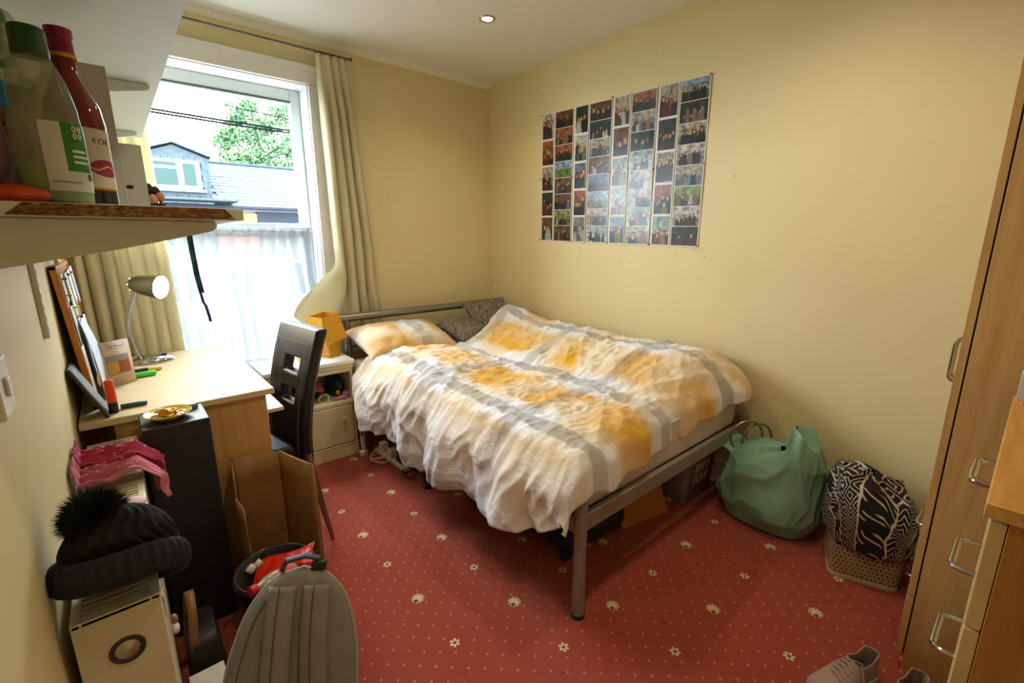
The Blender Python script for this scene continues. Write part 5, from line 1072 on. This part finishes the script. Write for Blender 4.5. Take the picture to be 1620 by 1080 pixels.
# ================================================================== green tote bag
M_gcan = mat('sage_green_canvas', '80a890', .8, var=.08, vs=12, bump=.12, bs=260)
gb = thing('tote_bag', 'slouched sage green canvas tote with metal hoop handles, against the wall', 'bag', (2.26, .74, 0))
def gfn(u, v):
    a = 2*PI*u; z = ipl([(0, .0), (.06, .0), (.14, .012), (.3, .09), (.5, .20), (.7, .31), (.86, .385), (1, .40)], v)
    rx = ipl([(0, .0), (.06, .13), (.14, .165), (.3, .18), (.5, .168), (.7, .14), (.86, .085), (1, 0)], v); ry = ipl([(0, .0), (.06, .17), (.14, .205), (.3, .225), (.5, .215), (.7, .19), (.86, .125), (1, 0)], v)
    ca, sa = math.cos(a), math.sin(a); e = .72; ex = abs(ca)**e*math.copysign(1, ca); ey = abs(sa)**e*math.copysign(1, sa)
    k = sst(.1, .4, v); f = .040*ridge(ca*1.1+3+z*2.2, sa*1.1-z*1.6, z*1.8)+.026*ridge(ca*2.0-z*4, sa*2.0+1+z*3, 2)+.006*nz(ca*5, sa*5, z*15)-.015
    # two raised shoulders and a sag between them
    z += .115*k*gau((sa+.55)/.40)*sst(.5, .9, v)-.03*sst(.7, 1, v)*gau((sa-.25)/.5)+.02*k*nz(ca*2, sa*3, 6)
    return (min(XR-.006, 2.288+ex*(rx*.88+f*k*.8)), .712+ey*(ry*.92+f*k*.7)-.05*sst(.6, 1, v), max(.002, z))
G().grid(gfn, 200, 100, cu=True).build('body', M_gcan, gb, smooth=180)
# folded flap falling to the bed side
G().grid(lambda u, v: (lerp(2.30, 2.185, v)+.012*nz(u*3, v*3, 1), lerp(.80, 1.005, u)+.02*v+.01*nz(u*4, v*4, 3), .335+.035*math.sin(PI*u)-.045*v+.018*ridge(u*2.2, v*2, 4)), 26, 20).build('flap', M_gcan, gb, solid=.004, smooth=50)
M_hoop = mat('aged_brass_hoop', '9a8a66', .3, .9)
for k, (c, ax) in enumerate((((2.275, .845, .392), V((.80, -.58, .12))), ((2.325, .815, .372), V((.85, -.5, .1))))):
    z_ = V((0, 0, 1)); ax.normalize(); x_ = ax; y_ = (z_-ax*z_.dot(ax)).normalized(); M = frame_M(c, x_, y_, x_.cross(y_))
    G().tube([M @ V((.082*math.cos(t), .082*math.sin(t), 0)) for t in [2*PI*i/36 for i in range(36)]], .0055, 8, closed=True).build('hoop_handle', M_hoop, gb)
# ================================================================== wicker-look basket and printed throw
ba = thing('laundry_basket', 'beige perforated plastic basket beside the wardrobe', 'basket', (2.23, .33, 0)); M_bask = mat('beige_plastic_weave', 'b09a78', .55, var=.08)
ux, uy = V((.33, -.944, 0)), V((.944, .33, 0)); BO_ = V((2.052, .392, 0)); BA = frame_M(BO_, ux, uy, (0, 0, 1)); BL, BD, BH = .240, .27, .185
per = rrect(0, 0, BL, BD, .03, 4); lens = []; tot = 0
for i in range(len(per)): a, b = V((*per[i], 0)), V((*per[(i+1) % len(per)], 0)); lens.append((tot, a, b, (b-a).length)); tot += (b-a).length
def per_at(s):
    s %= tot
    for t0, a, b, l in lens:
        if s <= t0+l+1e-9: return a.lerp(b, (s-t0)/l)
    return V((*per[0], 0))
nc, nr = 62, 9; g = G(); z0, z1 = .018, .175; cxm = V((BL/2, BD/2, 0))
def bp_(s, z): p = per_at(s); k = .95+.05*z/BH; q = cxm+(p-cxm)*k; return BA @ V((q.x, q.y, z))
for r in range(nr):
    for c_ in range(nc):
        s0 = (c_+.5*(r % 2))/nc*tot; ds = tot/nc; za, zb_ = lerp(z0, z1, r/nr), lerp(z0, z1, (r+1)/nr); h_ = .26
        A4 = [(s0, za), (s0+ds, za), (s0+ds, zb_), (s0, zb_)]; B4 = [(s0+ds*h_, lerp(za, zb_, h_)), (s0+ds*(1-h_), lerp(za, zb_, h_)), (s0+ds*(1-h_), lerp(za, zb_, 1-h_)), (s0+ds*h_, lerp(za, zb_, 1-h_))]
        g.add([bp_(*q) for q in A4+B4], [(k, (k+1) % 4, 4+(k+1) % 4, 4+k) for k in range(4)])
g.build('weave', M_bask, ba, solid=.003, smooth=0)
for (za, zb_, o) in ((.0, .020, .002), (.172, .198, .004)):
    rg = [[bp_(s, z) for s in [tot*i/64 for i in range(64)]] for z in (za, zb_)]; g = G(); loft(g, [[tuple(p) for p in r] for r in rg], za == 0, False); g.build('rim' if za else 'base', M_bask, ba, solid=.005, soff=0)
n = N('black_white_tribal_print'); uv = n.uv(); w1 = n.noise(uv, 3.0, 2, .5, 0, 1); q = n.n('ShaderNodeVectorMath', operation='MULTIPLY_ADD'); n.set(q.inputs[0], w1); q.inputs[1].default_value = (.12, .12, 0); n.set(q.inputs[2], uv); U, Vv, _ = n.sep(q.outputs[0])
def fr0(c, k, off=0.): return n.math('ABSOLUTE', n.math('SUBTRACT', n.math('FRACT', n.math('MULTIPLY_ADD', c, k, off)), .5))
dm = n.math('ADD', fr0(U, 7), fr0(Vv, 7)); ringd = n.math('GREATER_THAN', n.math('SINE', n.math('MULTIPLY', dm, 26)), .62)
zig = n.math('GREATER_THAN', n.math('SINE', n.math('MULTIPLY', n.math('ADD', n.math('MULTIPLY', Vv, 1.0), n.math('MULTIPLY', fr0(U, 11), .11)), 120)), .74)
bars = n.math('MULTIPLY', n.math('GREATER_THAN', n.math('SINE', n.math('MULTIPLY', n.math('ADD', U, n.math('MULTIPLY', Vv, .6)), 150)), .66), n.math('GREATER_THAN', fr0(Vv, 6.0, .2), .2))
col_ = n.math('FRACT', n.math('MULTIPLY_ADD', U, 2.6, .1)); m1 = n.math('LESS_THAN', col_, .40); m2 = n.math('GREATER_THAN', col_, .72)
pt_ = n.math('ADD', n.math('MULTIPLY', m1, ringd), n.math('MULTIPLY', m2, zig)); pt_ = n.math('ADD', pt_, n.math('MULTIPLY', n.math('SUBTRACT', 1.0, n.math('ADD', m1, m2, cl=True)), bars), cl=True)
sepl = n.math('ADD', n.math('LESS_THAN', n.math('ABSOLUTE', n.math('SUBTRACT', col_, .40)), .018), n.math('LESS_THAN', n.math('ABSOLUTE', n.math('SUBTRACT', col_, .72)), .018), cl=True)
n.base(n.mix(n.math('MAXIMUM', n.math('MULTIPLY', pt_, .92), sepl), col('0e0d0f'), col('c4b6a4')), .9); n.bump(n.noise(uv, 40, 3), .2, .006); M_tribal = n.m
def tfn(u, v):
    a = 2*PI*u; t = v     # 0 at the hem .. 1 at the crown
    r = ipl([(0, .98), (.12, 1.07), (.35, 1.09), (.6, 1.03), (.8, .84), (1, .01)], t); z = ipl([(0, .150), (.12, .175), (.35, .25), (.6, .345), (.8, .402), (1, .42)], t)
    ca, sa = math.cos(a), math.sin(a); e = .5; ex = abs(ca)**e*math.copysign(1, ca); ey = abs(sa)**e*math.copysign(1, sa)
    k = 1+.05*ridge(ca*2, sa*2, t*2)+.05*nz(ca*3, sa*3, t*4); z += .03*sst(0, .3, t)*(ridge(ca*1.6+2, sa*1.6, t*2.4)*.7+nz(ca*2, sa*2, 5))-.05*gau((ex-.7)/.5)*sst(.2, .7, t)+.02*math.sin(a*2+1)*(1-t)
    return tuple(BA @ V((BL/2+ex*(BL/2+.012)*r*k, BD/2+ey*(BD/2+.012)*r*k, z)))
G().grid(tfn, 110, 60, cu=True, uvfn=lambda u, v: ((lambda a, r: (.5+.80*r*math.cos(a), .5+.80*r*math.sin(a)))(2*PI*u, 1-.92*v))).build('throw', M_tribal, smooth=60, solid=.004, label='folded black throw with white geometric print heaped in the basket', cat='throw')
# ================================================================== wardrobe
M_beechw = wood('beech_wardrobe_laminate', 'b0844a', 'c79c62', (14, 14, 1.0), .4)
wa = thing('wardrobe', 'tall beech laminate wardrobe with chrome bow handles', 'wardrobe', (2.09, -.2, 0))
X0w, X1w, YFw = 1.735, 2.44, .122
bx('side_panel', (X0w, YN+.01, 0), (X0w+.018, YFw-.022, 2.25), M_beechw, wa, bevel=.001); bx('side_panel', (X1w-.018, YN+.01, 0), (X1w, YFw-.022, 2.25), M_beechw, wa, bevel=.001)
bx('top_panel', (X0w, YN+.01, 2.232), (X1w, YFw-.022, 2.252), M_beechw, wa, bevel=.001); bx('back_panel', (X0w+.018, YN+.012, .02), (X1w-.018, YN+.018, 2.23), M_beechw, wa, bevel=0); bx('bottom_panel', (X0w+.018, YN+.02, .06), (X1w-.018, YFw-.024, .078), M_beechw, wa, bevel=0); bx('plinth', (X0w+.018, YFw-.06, 0), (X1w-.018, YFw-.045, .06), M_beechw, wa, bevel=0)
M_gap = mat('dark_gap', '15100a', .9)
bx('door_gap', (X0w+.003, YFw-.0225, .06), (X1w-.003, YFw-.0185, 2.235), M_gap, wa, bevel=0)
def bow(parent, p0, p1, out, r=.0055, mt=None):
    p0, p1, out = V(p0), V(p1), V(out); d = (p1-p0).normalized(); L_ = out.length; c = min(.016, L_*.5)
    pts = [p0, p0+out*(1-c/L_)]
    for i in range(1, 6): t = PI/2*i/5; pts.append(p0+out*(1-c/L_)+out.normalized()*c*math.sin(t)+d*c*(1-math.cos(t)))
    for i in range(0, 6): t = PI/2*(1-i/5); pts.append(p1+out*(1-c/L_)+out.normalized()*c*math.sin(t)-d*c*(1-math.cos(t)))
    pts.append(p1); return G().tube(pts, r, 10).build('handle', mt or M_chrome, parent)
xm = (X0w+X1w)/2
for (xa, xb, hx_) in ((X0w, xm-.0015, xm-.030), (xm+.0015, X1w, xm+.030)):
    d_ = bx('door', (xa, YFw-.018, .475), (xb, YFw, 2.25), M_beechw, wa, bevel=.001); bow(d_, (hx_, YFw, .895), (hx_, YFw, 1.030), (0, .036, 0))
for (za, zb_) in ((.270, .472), (.062, .267)):
    d_ = bx('drawer', (X0w, YFw-.018, za), (X1w, YFw, zb_), M_beechw, wa, bevel=.001); bow(d_, (xm-.064, YFw, (za+zb_)/2), (xm+.064, YFw, (za+zb_)/2), (0, .036, 0))
# ================================================================== chest of drawers
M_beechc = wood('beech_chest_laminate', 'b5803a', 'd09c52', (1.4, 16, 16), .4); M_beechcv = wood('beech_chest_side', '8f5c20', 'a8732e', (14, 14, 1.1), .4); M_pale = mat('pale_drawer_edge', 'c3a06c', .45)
cs = thing('chest_of_drawers', 'beech laminate chest of drawers with chrome bow handles beside the wardrobe', 'chest of drawers', (1.2, -.2, 0))
XC0, XC1, YC, ZC = .870, 1.53, -.005, 1.0
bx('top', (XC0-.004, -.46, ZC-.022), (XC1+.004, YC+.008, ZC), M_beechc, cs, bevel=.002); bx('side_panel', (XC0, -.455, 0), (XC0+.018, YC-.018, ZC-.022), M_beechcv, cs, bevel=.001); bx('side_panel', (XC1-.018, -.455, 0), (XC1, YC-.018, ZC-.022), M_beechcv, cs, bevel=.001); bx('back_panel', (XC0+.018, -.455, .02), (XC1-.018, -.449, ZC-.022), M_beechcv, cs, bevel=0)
zd = [.06, .245, .43, .615, .80, .974]
for za, zb_ in zip(zd, zd[1:]):
    d_ = bx('drawer', (XC0+.001, YC-.017, za+.002), (XC1-.001, YC, zb_-.002), M_pale, cs, bevel=.001); zm = (za+zb_)/2+.035; bow(d_, (1.136, YC, zm), (1.264, YC, zm), (0, .034, 0))
for k, (a, b, c, lab) in enumerate((((1.500, -.050, ZC), (1.530, -.001, ZC+.062), 'c4beb4', 'white and orange medicine carton on the chest of drawers'), ((1.462, -.090, ZC), (1.492, -.012, ZC+.050), 'b0a41c', 'yellow-green carton in front of the white one on the chest'))):
    t = thing('carton', lab, 'carton', ((a[0]+b[0])/2, (a[1]+b[1])/2, ZC)); G().box(a, b).build('box', mat('carton_%d' % k, c, .5, var=.03), t, bevel=.001)
    if k == 0: bx('orange_band', (a[0]-.0006, a[1]+.004, ZC+.010), (a[0], b[1]-.012, ZC+.022), mat('orange_print', 'c8781c', .5), t, bevel=0)
    else: bx('dark_print', (a[0]-.0006, a[1]+.01, ZC+.015), (a[0], b[1]-.03, ZC+.019), mat('dark_print', '4a4a10', .5), t, bevel=0)
# ================================================================== shoes
M_sho = mat('pale_pink_knit_shoe', 'a88f86', .8, var=.1, bump=.3, bs=250); M_sole = mat('white_sole', 'b5aca4', .6); M_in = mat('shoe_lining', '4c4440', .9)
def shoe(lab, heel, toe, seed):
    h0, t0 = V((*heel, 0)), V((*toe, 0)); d = (t0-h0).normalized(); s = V((-d.y, d.x, 0)); L_ = (t0-h0).length; M = frame_M(h0, d, s, (0, 0, 1)); t = thing('trainer', lab, 'shoe', M=M, group='pair of pale trainers')
    wf = lambda q: .036*(.78+.42*sst(0, .65, q)-.25*sst(.8, 1, q))*(max(0, 1-max(0, (q-.8)/.2)**2.2))**.5*(max(0, 1-max(0, (.10-q)/.10)**2.2))**.5+.0005
    rings = []
    for k in range(25):
        q = k/24; w_ = wf(q); rings.append((q*L_, w_))
    pl_ = [(x, w_) for x, w_ in rings]+[(x, -w_) for x, w_ in rings[::-1]]
    G().prism([(x, y*1.06) for x, y in pl_], .001, .026, M).build('sole', M_sole, t, bevel=.003)
    topz = lambda q: ipl([(0, .098), (.08, .105), (.2, .082), (.34, .085), (.45, .088), (.6, .068), (.8, .048), (1, .034)], q)
    def up_fn(u, v):       # v along, u around upper from one side over the top to the other, open collar
        q = v; a = PI*u; w_ = wf(q); hz_ = topz(q); x = q*L_
        co_ = sst(.40, .34, q)*sst(.0, .03, q)     # collar opening
        y = w_*math.cos(a); z = .024+(hz_-.024)*math.sin(a)**.7
        y2 = w_*(1-.18*math.sin(min(a, PI-a)))*math.copysign(1, math.cos(a)); z2 = .024+(hz_-.024)*min(1, 2*min(u, 1-u)*1.02)
        return (x, lerp(y, y2*.92, co_), lerp(z, z2, co_))
    g = G(); nu, nv = 32, 40; base_ = []
    for j in range(nv+1):
        for i in range(nu+1): base_.append(M @ V(up_fn(i/nu, j/nv)))
    fs = [(j*(nu+1)+i, j*(nu+1)+i+1, (j+1)*(nu+1)+i+1, (j+1)*(nu+1)+i) for j in range(nv) for i in range(nu) if not (i in (nu//2-1, nu//2) and 1 <= j < nv*.37)]
    g.add(base_, fs); g.build('upper', M_sho, t, solid=.003, smooth=60)
    g = G(); g.add([M @ V((q*L_, y*wf(q)*.7, .045)) for q in (.06, .15, .25, .36) for y in (-1, 1)], [(0, 1, 3, 2), (2, 3, 5, 4), (4, 5, 7, 6)]); g.build('insole', M_in, t)
    for k in range(5):
        q = .42+.055*k; z = topz(q)+.004; w_ = .022; G().tube([M @ V((q*L_, -w_, z-.008)), M @ V((q*L_+.004, 0, z+.002)), M @ V((q*L_+.01, w_, z-.008))], .0025, 6).build('lace', M_sho, t)
    G().tube([M @ V((.40*L_, .0, .092)), M @ V((.36*L_, .022, .096)), M @ V((.40*L_, .034, .080)), M @ V((.44*L_, .05, .05)), M @ V((.45*L_, .055, .03))], .002, 6).build('lace_end', M_sho, t)
shoe('pale trainer with a dark lining, standing clear of the wardrobe on the red carpet', (1.640, .155), (1.405, .255), 1)
shoe('pale trainer half tucked against the wardrobe side', (1.655, .045), (1.42, .105), 2)
